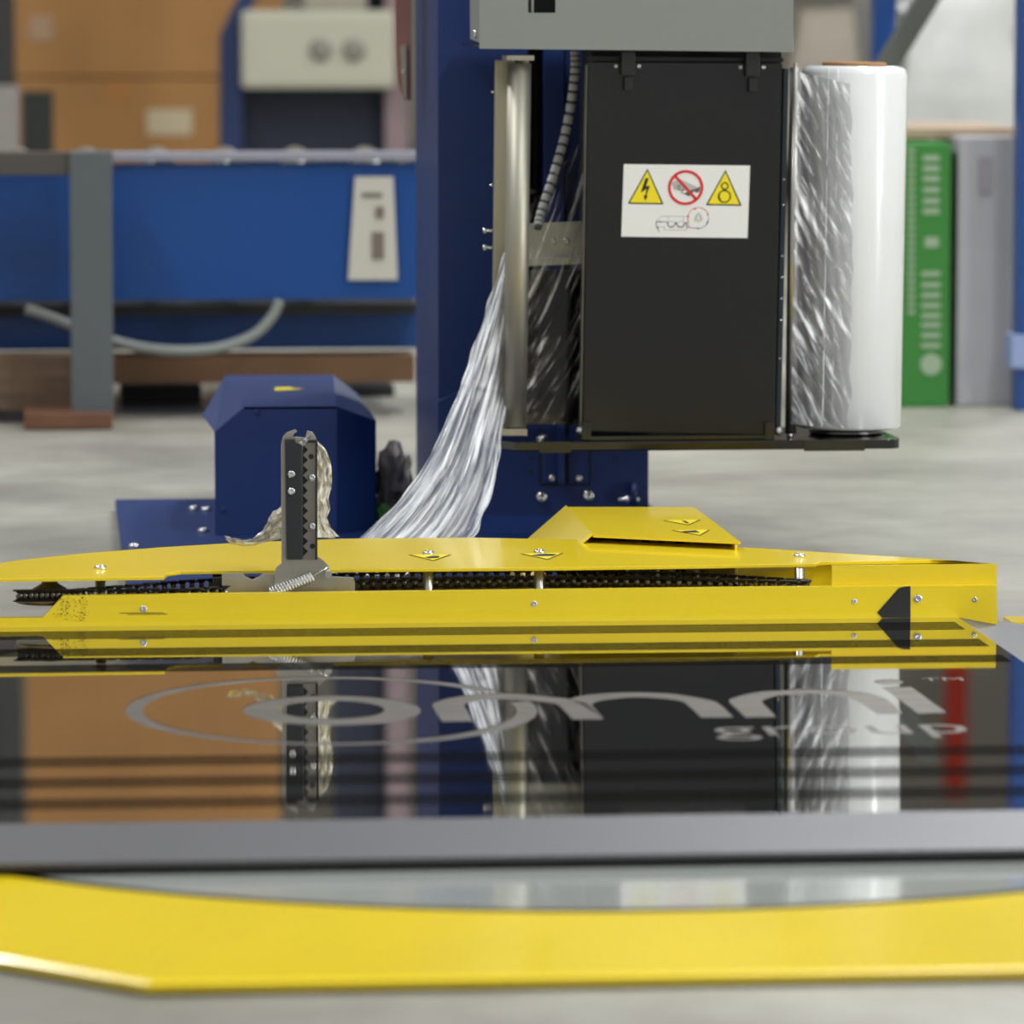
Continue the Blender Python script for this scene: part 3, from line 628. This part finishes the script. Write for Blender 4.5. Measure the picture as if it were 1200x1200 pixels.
ring(919, 258, 27, 11, INK, 3); ring(919, 345, 49, 11, INK, 3); ring(905, 345, 28, 6, INK, 3, PI * .6, PI * 1.2)
lay(Lz([(478, 235), (550, 205), (690, 268), (640, 300), (590, 300), (500, 295)]), mat('ink_lightgrey', '#ABABA8', .5), 1, 'pictogram', LB)
lay(Lz([(600, 315), (690, 275), (715, 265), (712, 305), (690, 318), (668, 305), (625, 348), (590, 325)]), mat('ink_darkgrey', '#5A5A5C', .5), 2, 'pictogram', LB)
stroke([(520, 270), (545, 255), (548, 275), (530, 290), (555, 300), (580, 290), (562, 318), (610, 335)], 5, INK, 2)
ring(596, 274, 135, 22, RED, 4, n=56); stroke([(505, 178), (685, 370)], 22, RED, 4)
ring(709, 527, 87, 4, RED, 2, PI * .85, PI * 1.95); ring(709, 527, 87, 4, INKB, 2, -.05, PI * .5); stroke([(624, 520), (628, 575), (640, 608)], 4, RED, 2); stroke([(709, 613), (620, 607)], 4, INKB, 2)
for pts, m_ in (([(665, 455), (690, 440), (686, 458)], RED), ([(778, 492), (794, 490), (788, 508)], RED), ([(618, 508), (634, 508), (625, 528)], RED), ([(776, 568), (790, 548), (792, 572)], INKB), ([(716, 607), (694, 614), (716, 621)], INKB)): lay(Lz(pts), m_, 3, 'pictogram', LB)
ring(709, 525, 17, 4, INKG, 2); stroke([(709, 487), (728, 505), (742, 545), (709, 560), (676, 545), (690, 505), (709, 487)], 4, INKG, 2)
stroke([(360, 560), (405, 516), (620, 516)], 3, INKG, 1); stroke([(462, 520), (462, 560)], 3, INKG, 1); stroke([(588, 520), (588, 560)], 3, INKG, 1); stroke([(362, 606), (434, 606), (434, 630), (615, 630), (615, 560)], 3, INKG, 1)
ring(488, 585, 28, 3, INKG, 1); ring(565, 585, 28, 3, INKG, 1)
wav = [(460, 562)] + [(488 + 32 * math.cos(a), 575 + 28 * math.sin(a)) for a in [PI - i * PI / 8 for i in range(9)]] + [(526, 563)] + [(565 + 32 * math.cos(a), 575 + 28 * math.sin(a)) for a in [PI - i * PI / 8 for i in range(9)]] + [(606, 563), (620, 606)]
stroke([(392, 650), (364, 590), (362, 562), (460, 562)], 4.5, INK, 2); stroke(wav, 6, INK, 2)
lay(Lz([(370, 606), (382, 604), (382, 624)]), INK, 3, 'pictogram', LB); lay(Lz([(378, 562), (396, 555), (396, 569)]), INK, 3, 'pictogram', LB)
# left roller, its backing plate and end brackets
def roller(x0, y0, x1, y1, wpx, dv, name, m, parent):
    a, b = F(x0, y0, dv), F(x1, y1, dv); r = wpx / 2 / 850
    bm = bmesh.new(); cyl(bm, a, b, r, seg=40)
    cyl(bm, a + (a - b).normalized() * .006, b + (b - a).normalized() * .006, r * .35, seg=14); return obj(name, bm, m, parent)
roller(608.5, 74, 603, 500, 28, .0, 'idler_roller', mat('matte_roller', '#A6A294', .5, metal=.9), CA)
bm = bmesh.new(); poly_prism(bm, FP([(580.5, 70), (620, 68), (615, 508), (576, 508)], .045), V(0, .012, 0), .002); o = obj('roller_backing', bm, mat('dull_aluminium', '#A8A28C', .4, metal=.8), CA)
bm = bmesh.new(); poly_prism(bm, FP([(594, 65), (626, 65), (626, 71), (594, 71)], -.025), V(0, .08, 0), .001); obj('roller_bracket', bm, ZINC, CA)
bm = bmesh.new(); poly_prism(bm, FP([(581, 503), (618, 503), (618, 511), (588, 511), (581, 506)], -.025), V(0, .08, 0), .001); obj('roller_bracket', bm, ZINC, CA)
for y in (270.5, 290.5):
    p = F(577.5, y, .05); bm = bmesh.new(); cyl(bm, p, p - V(.010, 0, 0), .0022, seg=10); cyl(bm, p - V(.009, 0, 0), p - V(.0135, 0, 0), .0042, seg=12); obj('side_screw', bm, SCREW, CA)
for x, y in ((577.3, 108), (575.5, 217)):
    p = F(x + 2, y, .05); bm = bmesh.new(); cyl(bm, p, p - V(.004, 0, 0), .0018, seg=8); obj('side_screw', bm, SCREW, CA)
# right roller
roller(932.5, 79, 926.5, 508, 13.5, .02, 'idler_roller', STEEL, CA)
p = F(925.5, 514, .02); bm = bmesh.new(); cyl(bm, p, p + V(0, 0, .01), .004, seg=12); obj('roller_stud', bm, SCREW, CA)
# middle bracket between roller and door, inner black frame
bm = bmesh.new(); poly_prism(bm, FP([(618, 262), (690, 259), (690, 300), (618, 303)], .10), V(0, .004, 0), .0008); obj('mid_bracket', bm, mat('pale_zinc', '#C6C5B6', .38, metal=.6, var=.12, vscale=30), CA)
bm = bmesh.new(); poly_prism(bm, FP([(618, 303), (690, 300), (690, 309), (618, 312)], .085), V(0, .022, 0), .0008); obj('mid_bracket_lip', bm, MATS['pale_zinc'], CA)
for x in (648, 664): screw(F(x, 283, .099), .0048, CA)
bm = bmesh.new(); poly_prism(bm, FP([(617, 316), (700, 316), (700, 497), (617, 497)], .11), V(0, .012, 0)); obj('inner_frame', bm, BLKG, CA)
# bottom plate with rounded right end, front lip pieces
pl = [(585, 507), (604, 527.5), (608, 529.5), (1040, 527.5), (1052, 525.5), (1056.5, 521), (1057, 513)]
zb0 = F(800, 529).z; zb1 = F(800, 518, -.02).z
fx = lambda x: F(x, 520, -.02).x
outl = [(fx(604), VF - .02), (fx(1040), VF - .02), (fx(1049), VF - .018), (fx(1055), VF - .010), (fx(1057), VF + .004), (fx(1057) - .005, VF + .2), (fx(604) - .02, VF + .2), (fx(590) - .012, VF + .03)]
bm = bmesh.new(); poly_prism(bm, [(x, y, zb0 + .003) for x, y in outl], V(0, 0, .0132), .0022); o = obj('bottom_plate', bm, BLKG, CA); o['label'] = 'glossy black bottom plate'
zt_ = zb0 + .0164
for x0, x1 in ((632, 669), (942, 1013)):
    bm = bmesh.new(); box(bm, fx(x0), fx(x1), VF - .0225, VF - .0205, zb0 + .001, zt_, .0004); obj('lip_bracket', bm, mat('yellow_reflect_black', '#241F0C', .28, coat=.3), CA)  # yellow reflection from below is put into this bracket colour
for x in (636, 643, 640): screw(V(fx(x + 0), VF + .03 + (x - 636) * .004, zt_), .005, CA, 'up')
bm = bmesh.new(); box(bm, fx(683), fx(909), VF - .006, VF - .001, zt_, zt_ + .006, .0008); obj('door_sill', bm, BLKG, CA)
for x in (689, 904):
    bm = bmesh.new(); poly_prism(bm, FP([(x - 7, 495), (x + 4, 495), (x + 4, 516), (x - 7, 516)], -.012), V(0, .01, 0), .001); HB = obj('hinge_bracket', bm, BLKG, CA)
    p = F(x - 9 if x < 800 else x + 8, 505, -.004); bm = bmesh.new(); bmesh.ops.create_uvsphere(bm, u_segments=14, v_segments=10, radius=.0062, matrix=Matrix.Translation(p)); obj('hinge_knob', bm, SCREW, HB)
# support arm from the mast
bm = bmesh.new(); q0, q1 = fx(715), fx(770); box(bm, q0, q1, VF + .2, VM - .002, zb0 + .15, zb0 + .4, .004); obj('carriage_arm', bm, BLKM, CA)
# ribbed conduit
HOSE = smooth_path([F(674, 60, .12), F(674, 80, .12), F(671, 110, .12), F(664, 150, .12), F(655, 185, .11), F(644, 220, .10), F(634, 250, .09), F(630, 268, .08)], 150)
bm = bmesh.new(); tube(bm, HOSE, .0052, 14)
rib = obj('conduit_core', bm, mat('conduit_gap', '#5A5B5E', .6), CA)
i = 0
while i < 143:
    bm = bmesh.new(); tube(bm, HOSE[i:i + 6], .0066, 14); obj('conduit_coil', bm, mat('conduit_grey', '#C6C7CA', .45), rib); i += 6 if True else 0
    i += 1

# ================================================================== FILM ROLL
rb = F(993, 500, .085); RO = thing('film_roll', 'thick white roll of stretch film standing on the black carriage plate', 'film roll', (rb.x, VF + .085, rb.z))
rt = F(1001, 77, .085); r_ = 62.5 / 840
def roll_mat():
    m = mat('wound_film', '#E6E8E8', .22, coat=.8); nt = m.node_tree; b = nt.nodes['Principled BSDF']
    tc = nt.nodes.new('ShaderNodeTexCoord'); mp = nt.nodes.new('ShaderNodeMapping'); mp.inputs['Scale'].default_value = (3, 3, 260)
    n = nt.nodes.new('ShaderNodeTexNoise'); n.inputs['Scale'].default_value = 1; n.inputs['Detail'].default_value = 3
    bp = nt.nodes.new('ShaderNodeBump'); bp.inputs['Strength'].default_value = .12; bp.inputs['Distance'].default_value = .001
    nt.links.new(tc.outputs['Object'], mp.inputs[0]); nt.links.new(mp.outputs[0], n.inputs['Vector']); nt.links.new(n.outputs['Fac'], bp.inputs['Height']); nt.links.new(bp.outputs[0], b.inputs['Normal'])
    return m
axr = (rt - rb); H_ = axr.length; axr.normalize()
bm = bmesh.new(); lathe(bm, rb, [(.03, .0), (r_ - .003, .0), (r_, .003), (r_, H_ - .012), (r_ - .003, H_ - .004), (r_ - .009, H_), (.042, H_)], 72, axr)
obj('wound_film', bm, roll_mat(), RO)
bm = bmesh.new(); lathe(bm, rb - axr * .003, [(.042, 0), (.042, .004)], 40, axr); lathe(bm, rb + axr * (H_ + .0002), [(.045, 0), (.045, .004), (.040, .005)], 40, axr); obj('cardboard_core', bm, CARD, RO)
hb = V(rb.x - .002, rb.y, zt_); hh = rb.z - zt_ - .003
bm = bmesh.new(); lathe(bm, hb, [(.050, .0), (.052, hh * .45), (.045, hh * .5), (.045, hh * .6), (.0495, hh * .65), (.0495, hh)], 48); obj('roll_hub', bm, BLK, RO)
bm = bmesh.new(); lathe(bm, hb + V(0, 0, hh * .45), [(.0525, 0), (.0525, .002)], 48); obj('hub_ring', bm, STEEL, RO)

# ================================================================== STRETCH FILM
SF = thing('stretch_film', 'clear stretch film threaded through the carriage with a bunched tail hanging down', 'film', (onv(500, 640, 1.4).x, 1.4, .019))
# web from the roll to the right roller
FW = film_mat('film_web', .36, .95, .04, (1.3, 24, 1), '#FBFDFF', .10, .50, .63, 1.0, '#77757C')  # dark reflections and white highlight streaks are painted into the web colour
def web(s, t):
    x0, x1 = 934 - 7 * t, 996 - 6 * t + 5 * noise.noise(V(t * 14, 2, 0)) + 6 * math.sin(t * 2.4)
    x = x0 + (x1 - x0) * s; y = 84 + 14 * s * (1 - t) + 413 * t + (6 * s * t)
    rx = (x - 993 + 5 * t) / 62.5; vr = VF + .085 - r_ * math.sqrt(max(.05, 1 - rx * rx)) - .006
    v0 = VF + .008; k = min(1, s * 1.3); v = v0 * (1 - k) + vr * k
    wv = math.sin((s * 1.6 - t * 1.5) * 22 + 4 * noise.noise(V(s * 2, t * 3, 1))) * .003 + noise.noise(V(s * 9, t * 22, 5)) * .005
    return onv(x, y, v + wv * math.sin(PI * min(1, s * 1.02)) - .004 * s)
sheet('film_web', web, 40, 160, FW, SF, -.26)
FL_ = mat('film_fold', '#E6E8E6', .2, coat=.5)
for x in (970, 981):
    bm = bmesh.new(); tube(bm, [onv(x + 1 - 7 * t, 80 + 415 * t, VF + .006) + V(0, .002 * noise.noise(V(t * 9, x, 0)), 0) for t in [i / 30 for i in range(31)]], .0008, 6); obj('film_fold', bm, FL_, SF)
# curtain between the left roller and the door
FC = film_mat('film_curtain', .08, .8, .12, (2.2, 18, 1), '#E6E2DA', .15, .50, .66, 1.0, '#3C382E')
def curtain(s, t):
    x = 617 + (687 - 617) * s; ytop = 246 - 88 * s; y = ytop + (497 - ytop) * t
    v = VF + .035 + .012 * noise.noise(V(s * 4, t * 10, 3)) + .006 * math.sin((t * 3 + s * 2.2) * 9)
    return onv(x - 5 * t, y, v)
sheet('film_curtain', curtain, 30, 90, FC, SF, .35)
# bunched tail
FT = film_mat('film_tail', .35, .96, .05, (15, 6, 1), '#FAFBFC', .2, .40, .58, 1.0, '#8E949E')
le = smooth_path([(603, 250, 1.702), (597, 275, 1.702), (588, 305, 1.70), (574, 350, 1.69), (557, 400, 1.665), (540, 450, 1.635), (522, 495, 1.59), (497, 545, 1.52), (465, 588, 1.44), (418, 634, 1.30), (385, 672, 1.16)], 120)
ri = smooth_path([(612, 290, 1.704), (611, 305, 1.704), (609, 340, 1.704), (606, 380, 1.704), (603, 420, 1.704), (598, 460, 1.695), (588, 510, 1.64), (582, 555, 1.57), (568, 602, 1.47), (545, 638, 1.33), (470, 676, 1.18)], 120)
def tail(s, t):
    k = min(119, int(t * 119)); a, b = le[k], ri[k]
    p = a.lerp(b, s); wd = abs(b.x - a.x)
    amp = min(1, wd / 90) * min(1, t * 1.6)
    v = p.z + amp * (.020 * math.sin(s * 17 + 1.5 * noise.noise(V(0, t * 3, 0))) + .016 * noise.noise(V(s * 9, t * 2.2, 7)) + .007 * noise.noise(V(s * 26, t * 7, 2))) - .02 * math.sin(PI * s)
    ed = (0 if .02 < s < .98 else 3 * noise.noise(V(t * 18, s * 9, 4)))
    q = onv(p.x + ed, p.y, v); q.z = max(q.z, .021); return q
sheet('film_tail', tail, 90, 119, FT, SF)
def tail2(s, t):
    q = tail(.08 + s * .8, t); return q + V(0, .03 + .008 * noise.noise(V(s * 12, t * 5, 11)), 0)
sheet('film_tail_fold', tail2, 60, 119, FT, SF)

# film scrap caught on the clamp
SCR = thing('film_scrap', 'torn film remnant clinging to the clamp post above the yellow cover', 'film', (onv(350, 640, VB + .06).x, VB + .06, ZC))
FS = film_mat('film_scrap', .4, .9, .0, (7, 9, 1), '#FCF8EA', .2, .38, .62, 1.0, '#E8DDB0')  # yellow reflected from behind is put into the low film colour
def scrap_r(s, t):
    k = 1 - t
    xl = 366; xr = [372, 382, 387, 388.5, 389, 388, 385, 387, 383, 388, 399][min(10, int(t * 10))] ; xr2 = [382, 387, 388.5, 389, 388, 385, 387, 383, 388, 399, 400][min(10, int(t * 10))]; xr = xr + (xr2 - xr) * (t * 10 % 1)
    return onv(xl + (xr - xl) * s, 516 + 114 * t + 3 * noise.noise(V(s * 5, t * 8, 1)), VPZ + .012 + .012 * noise.noise(V(s * 4, t * 9, 3)) + .03 * t * s)
sheet('scrap_sheet', scrap_r, 16, 60, FS, SCR)
def scrap_l(s, t):
    top = res_l[min(39, int(s * 39))]; bot = res_b[min(39, int(s * 39))]
    p = (top[0] + (bot[0] - top[0]) * t, top[1] + (bot[1] - top[1]) * t)
    return onv(p[0] + 2 * noise.noise(V(s * 9, t * 4, 2)), p[1] + 2.2 * noise.noise(V(s * 14, t * 6, 8)), VPZ + .02 + .03 * (1 - s) + .012 * noise.noise(V(s * 7, t * 5, 3)))
res_l = res([(264, 628), (272, 630), (290, 632), (305, 624), (313, 612), (320, 600), (332, 590)], 40)
res_b = res([(265, 633), (274, 638), (292, 640), (310, 636), (318, 634), (326, 632), (334, 632)], 40)
sheet('scrap_sheet', scrap_l, 39, 14, FS, SCR)
def scrap_k(s, t): return onv(350 + 16 * t + 5 * s * (1 - t) , 519 - 12 * t + 4 * s, VPZ - .014 + .008 * noise.noise(V(s * 5, t * 6, 1)))
sheet('scrap_knot', scrap_k, 10, 16, film_mat('film_knot', .7, 1, 0, (6, 20, 1), '#E8E8E6', .3), SCR)

# ================================================================== BACKGROUND
VBG = 4.25
WOOD = mat('brown_timber', '#5E4228', .7, var=.25, vscale=4)
CBLU = mat('conveyor_blue', '#063F80', .38, coat=.15)
CGRY = mat('grey_post_paint', '#555A5C', .5)
def bgbox(name, x0, x1, y0, y1, v, depth, m, label, cat, bev=.004, parent=None):
    a, b = onv(x0, y1, v), onv(x1, y0, v); bm = bmesh.new(); box(bm, a.x, b.x, v, v + depth, max(a.z, 0), b.z, bev)
    o = obj(name, bm, m, parent)
    if cat: tag(o, label, cat)
    return o
# conveyor
CV = thing('conveyor', 'blue steel roller conveyor on brown timber behind the mast', 'conveyor', (-1.2, VBG + .3, 0))
def part(name, x0, x1, y0, y1, v, d, m, p, bev=.003):
    a, b = onv(x0, y1, v), onv(x1, y0, v); bm = bmesh.new(); box(bm, a.x, b.x, v, v + d, max(a.z, 0.0), b.z, bev); return obj(name, bm, m, p)
part('side_beam', -200, 492, 191, 354, VBG, .02, CBLU, CV)
part('top_flange', -200, 492, 178, 190, VBG - .02, .09, mat('pale_edge', '#8A8A94', .4), CV)
part('lower_beam', -200, 492, 366, 412, VBG + .16, .05, CBLU, CV)
part('under_beam_shade', -200, 492, 356, 372, VBG + .05, .5, BLKM, CV)  # black slab standing in for the shade below the beam
part('timber_rail', -200, 486, 416, 452, VBG + .05, .12, WOOD, CV)
part('support_leg', -190, -140, 448, 488, VBG + .06, .5, BLKM, CV); part('support_leg', 142, 236, 452, 490, VBG + .35, .3, BLKM, CV); part('support_leg', 380, 462, 452, 478, VBG + .5, .3, BLKM, CV)
for i in range(8):
    x = onv(-160 + i * 88, 200, VBG + .05).x; z = onv(0, 186, VBG).z - .03
    bm = bmesh.new(); cyl(bm, (x, VBG + .08, z), (x, VBG + .85, z), .028, seg=18); obj('conveyor_roller', bm, STEEL, CV)
part('far_beam', -200, 492, 191, 354, VBG + .86, .02, CBLU, CV)
a, b, c, d = [onv(x, y, VBG - .012) for x, y in ((416, 207), (461, 207), (466, 328), (408, 328))]
bm = bmesh.new(); poly_prism(bm, [d, c, b, a], V(0, .004, 0)); o = obj('paper_tag', bm, mat('tag_paper', '#B8B4A8', .6), CV); o['label'] = 'white paper tag on the beam'
def bgprint(parent, m, rects, v, name='printed_patch'):
    for x0, x1, y0, y1 in rects: part(name, x0, x1, y0, y1, v, .002, m, parent, 0)
bgprint(o, mat('tag_print', '#6E6258', .6), [(436, 450, 272, 304), (440, 450, 242, 256), (424, 448, 226, 231)], VBG - .015)
# grey post in front of the conveyor with foot
GP = thing('steel_post', 'grey steel post on a brown foot in front of the blue conveyor', 'post', (onv(106, 480, VBG - .2).x, VBG - .2, 0))
part('upright', 84, 131, 178, 486, VBG - .2, .1, CGRY, GP); part('foot', 28, 132, 484, 503, VBG - .24, .3, mat('rusty_brown', '#6A4630', .6, var=.2, vscale=8), GP); part('foot_block', 42, 122, 503, 520, VBG - .2, .2, BLKM, GP)
part('timber_beam', -150, 86, 416, 482, VBG - .08, .1, mat('weathered_timber', '#64503C', .7, var=.3, vscale=6, stretch=(1, 1, 8)), GP)
part('cross_rail', -150, 132, 178, 206, VBG - .19, .06, mat('dark_rail', '#4A443E', .5), GP)
# hose loops under the conveyor
bm = bmesh.new(); tube(bm, smooth_path([onv(x, y, VBG - .03) for x, y in ((328, 352), (318, 372), (295, 394), (255, 408), (210, 411), (170, 408), (135, 400), (100, 388), (60, 372), (30, 362))], 60), .010, 12)
tag(obj('air_hose', bm, mat('hose_grey', '#7E837E', .5)), 'pale grey hose looping below the blue conveyor', 'hose')
# cartons behind
VFAR = VBG + 7.5
CBD = mat('carton_brown', '#A87A46', .75, var=.12, vscale=2.5)
def carton(name, x0, x1, y0, y1, v, d, label, m=CBD, group=None, tape=True):
    a, b = onv(x0, y1, v), onv(x1, y0, v); t = thing(name, label, 'carton', ((a.x + b.x) / 2, v, max(0, a.z)), group)
    bm = bmesh.new(); box(bm, a.x, b.x, v, v + d, max(0, a.z), b.z, .006); obj('carton_body', bm, m, t)
    if not tape: return t
    w = (b.x - a.x) * .06; c = (a.x + b.x) / 2
    bm = bmesh.new(); box(bm, c - w, c + w, v - .002, v - .0005, b.z - .08, b.z - .001); obj('packing_tape', bm, mat('tape_tan', '#A9743A', .35), t)
    return t
CAR = carton('shipping_carton', 18, 262, 92, 700, VFAR, .8, 'brown carton with white label, lower one of the carton stack')
bgprint(CAR, mat('label_cream', '#C2B393', .6), [(172, 225, 128, 158)], VFAR - .004, 'paper_label')
CAR3 = carton('shipping_carton', 20, 322, -520, -232, VFAR, .8, 'topmost brown carton of the stack, mirrored in the black plate')
CAR2 = carton('shipping_carton', 14, 330, -229, 90, VFAR, .8, 'wide brown carton with faded mark, middle one of the carton stack')
bgprint(CAR2, mat('label_faded', '#A98A6C', .6), [(34, 62, 18, 48)], VFAR - .004, 'paper_label')
bgbox('dark_case', -60, 12, -420, 700, VBG + 6.2, .4, mat('case_dark', '#2A2A26', .6), 'tall dark cabinet at the left edge of the picture beside the cartons', 'cabinet')
bgbox('grey_bin', -30, 22, 102, 700, VBG + 5.0, .3, mat('bin_grey', '#857F7A', .5), 'pale grey bin at the left edge behind the conveyor', 'bin')
bgbox('black_bin', 31, 62, 108, 700, VBG + 5.0, .25, mat('bin_black', '#11150F', .5), 'narrow black bin beside the pale grey bin', 'bin')
# blue machine frame with beige control unit
BF = thing('machine_frame', 'dark blue machine frame holding a beige control unit above the conveyor', 'machine', (onv(370, 300, VBG + 5.6).x, VBG + 5.6, 0))
NAVY = mat('navy_frame', '#0B2450', .45)
vB = VBG + 5.6
bm = bmesh.new(); poly_prism(bm, onvp([(258, 345), (258, 42), (276, 4), (300, -40), (330, -40), (296, 6), (284, 44), (284, 345)], vB), V(0, .1, 0), .003); obj('frame_upright', bm, NAVY, BF)
part('back_panel', 284, 474, 60, 300, vB + .12, .02, mat('panel_night', '#06152F', .5), BF); part('back_panel', 388, 474, -460, 58, vB + .12, .02, MATS['panel_night'], BF)
part('frame_upright', 452, 476, -460, 400, vB + .02, .08, mat('frame_grey_rose', '#7D6A6C', .5), BF)
part('frame_crossbar', 284, 476, -30, -6, vB + .05, .05, NAVY, BF)
BE = part('control_unit', 283, 462, 12, 104, vB - .06, .16, mat('beige_enamel', '#A9A694', .5), BF, .02); BE['label'] = 'beige control unit'
part('unit_top', 356, 430, -8, 12, vB - .03, .1, mat('beige_cap', '#8E8878', .5), BF, .008)
for x, y in ((376, 58), (415, 58)):
    p = onv(x, y, vB - .06); bm = bmesh.new(); lathe(bm, p, [(.034, -.001), (.034, .006), (.02, .010)], 24, V(0, -1, 0)); obj('dial', bm, mat('dial_grey', '#7A776C', .5), BE)
# right: rack with posts, brace, cartons, wrapped loads
VR = VBG + .15
RK = thing('pallet_rack', 'blue pallet rack with grey diagonal brace behind the film roll', 'rack', (onv(1110, 490, VR).x, VR + .3, 0))
part('rack_post', 1022, 1052, -220, 492, VR + .35, .06, CBLU, RK); part('rack_post', 1192, 1225, -220, 392, VR - .1, .06, CBLU, RK)
part('post_base', 1186, 1228, 392, 432, VR - .1, .08, mat('pale_blue', '#8C9CC4', .5), RK)
part('post_stub', 1190, 1226, 430, 508, VR - .09, .05, CBLU, RK)
a, b = onv(1100, -20, VR + .2), onv(1032, 92, VR + .2)
bm = bmesh.new(); d = (b - a).normalized(); nrm = V(-d.z, 0, d.x) * .021
poly_prism(bm, [a + nrm, a - nrm, b - nrm, b + nrm], V(0, .04, 0), .003); obj('brace', bm, mat('brace_grey', '#54564F', .45), RK)
p = onv(1057, 8, VR + .345); bm = bmesh.new(); cyl(bm, p, p - V(0, .008, 0), .012, seg=16); obj('post_bolt', bm, mat('bolt_pale', '#C9CACC', .4), RK)
GRN = mat('carton_green', '#2F7A2A', .6)
GC = carton('tall_carton', 1040, 1115, 167, 497, VR, .3, 'tall green carton with pale vertical lettering behind the film roll', GRN, tape=False)
GTX = mat('carton_print', '#93A88A', .6)
def vtext(s, x0, x1, y0, y1, v, parent, m):
    """text running upward between pixel bounds"""
    text_mesh(s, onv(x1, y1, v), onv(x1, y0, v), onv(x0, y1, v), 'carton_lettering', m, parent, .001, bold=.012)
p = onv(1091, 427, VR - .001); bm = bmesh.new(); cyl(bm, p, p - V(0, .002, 0), .021, seg=24); obj('carton_print', bm, GTX, GC)
bgprint(GC, GTX, [(1080, 1102, y, y + 6) for y in (318, 331, 343, 355, 367, 378, 390, 402)] + [(1082, 1101, y, y + 7) for y in (182, 194, 206, 219, 232, 244)] + [(1084, 1100, 278, 290)], VR - .002, 'carton_print')
bgprint(GC, GTX, [(1064, 1072, y, y + 5) for y in range(174, 372, 9)], VR - .002, 'carton_print')
WC = carton('tall_carton', 1120, 1192, 160, 497, VR + .02, .3, 'tall pale grey carton next to the green carton', mat('carton_grey', '#A3A2A4', .65, var=.05), tape=False)
bgprint(WC, mat('print_mauve', '#8F8890', .6), [(1147, 1162, 184, 226)], VR + .016, 'carton_print')
WRAP = mat('pallet_wrap', '#D2D3CF', .35, coat=.3, var=.1, vscale=5, bump=.4, bscale=12)
def wrapped(x0, x1, y0, y1, v, label, seed, m=WRAP, nm='wrapped_pallet'):
    a, b = onv(x0, y1, v), onv(x1, y0, v); cx, cz = (a.x + b.x) / 2, b.z / 2; hw, hz = (b.x - a.x) / 2, b.z / 2
    t = thing(nm, label, 'pallet load', (cx, v + .5, 0))
    bm = bmesh.new(); bmesh.ops.create_grid(bm, x_segments=2, y_segments=2, size=1); bm.clear()
    box(bm, cx - hw, cx + hw, v, v + 1, .12, b.z, .05); bmesh.ops.subdivide_edges(bm, edges=bm.edges[:], cuts=5, use_grid_fill=True)
    for p in bm.verts: p.co += V(noise.noise(p.co * 3 + V(seed, 0, 0)), noise.noise(p.co * 3 + V(0, seed, 0)), noise.noise(p.co * 3 + V(0, 0, seed)) * .5) * .05
    o = obj('wrapped_load', bm, m, t)
    for k in range(5):
        bm = bmesh.new(); box(bm, cx - hw, cx + hw, v + .02 + k * .22, v + .12 + k * .22, .09, .11); obj('deck_board', bm, WOOD, t)
    for k in (-1, 0, 1):
        bm = bmesh.new(); box(bm, cx + k * (hw - .06) - .05, cx + k * (hw - .06) + .05, v + .02, v + 1, .0, .088); obj('pallet_runner', bm, WOOD, t)
    return t
wrapped(925, 1030, 8, 420, 14.5, 'cream wrapped pallet load seen between grey housing and blue rack post', 3, mat('wrap_cream', '#C6BBAA', .5, var=.08, vscale=3))
wrapped(1055, 1200, -8, 420, 12.0, 'white wrapped pallet load seen behind the grey brace', 8)
part('shelf_board', 1056, 1200, 150, 163, VR + .1, .5, mat('shelf_tan', '#A8937C', .7), RK)
# red banner far behind, above the frame, mirrored in the plate
rx = onv(1129, 0, 20.5); bm = bmesh.new(); box(bm, rx.x - .055, rx.x + .055, 20.5, 20.6, 0, 3.4, .01)
tag(obj('red_column', bm, mat('red_column', '#FF4A2A', .5)), 'slim red column by the far wall seen mirrored in the plate', 'column')

# ================================================================== CEILING LAMPS
for i, (p, sx, sy, e) in enumerate(LAMPS):
    t = thing('ceiling_lamp', ['white strip lamp above the right side of the turntable', 'white strip lamp above the left side of the turntable', 'white strip lamp above the mast', 'white strip lamp above the conveyor', 'white strip lamp above the pallet rack'][i], 'lamp', p, 'strip lamps overhead')
    bm = bmesh.new(); box(bm, p[0] - sx / 2 - .04, p[0] + sx / 2 + .04, p[1] - sy / 2 - .04, p[1] + sy / 2 + .04, p[2] + .02, p[2] + .1, .01); obj('lamp_housing', bm, WHITE, t)
    l = bpy.data.lights.new('lamp_light', 'AREA'); l.shape = 'RECTANGLE'; l.size = sx; l.size_y = sy; l.energy = e; l.color = (.95, .975, 1)
    lo = bpy.data.objects.new('lamp_light', l); C.objects.link(lo); lo.parent = t
    for z_ in (1,):
        for k in (-1, 1):
            bm = bmesh.new(); cyl(bm, (p[0], p[1] + k * sy * .35, p[2] + .1), (p[0], p[1] + k * sy * .35, 6.0), .004, seg=6); obj('hanging_wire', bm, STEEL, t)
bm = bmesh.new(); box(bm, -14, 14, 1.5, 22, 6.0, 6.15); struct('ceiling', bm, mat('ceiling_paint', '#BDBDB8', .8))
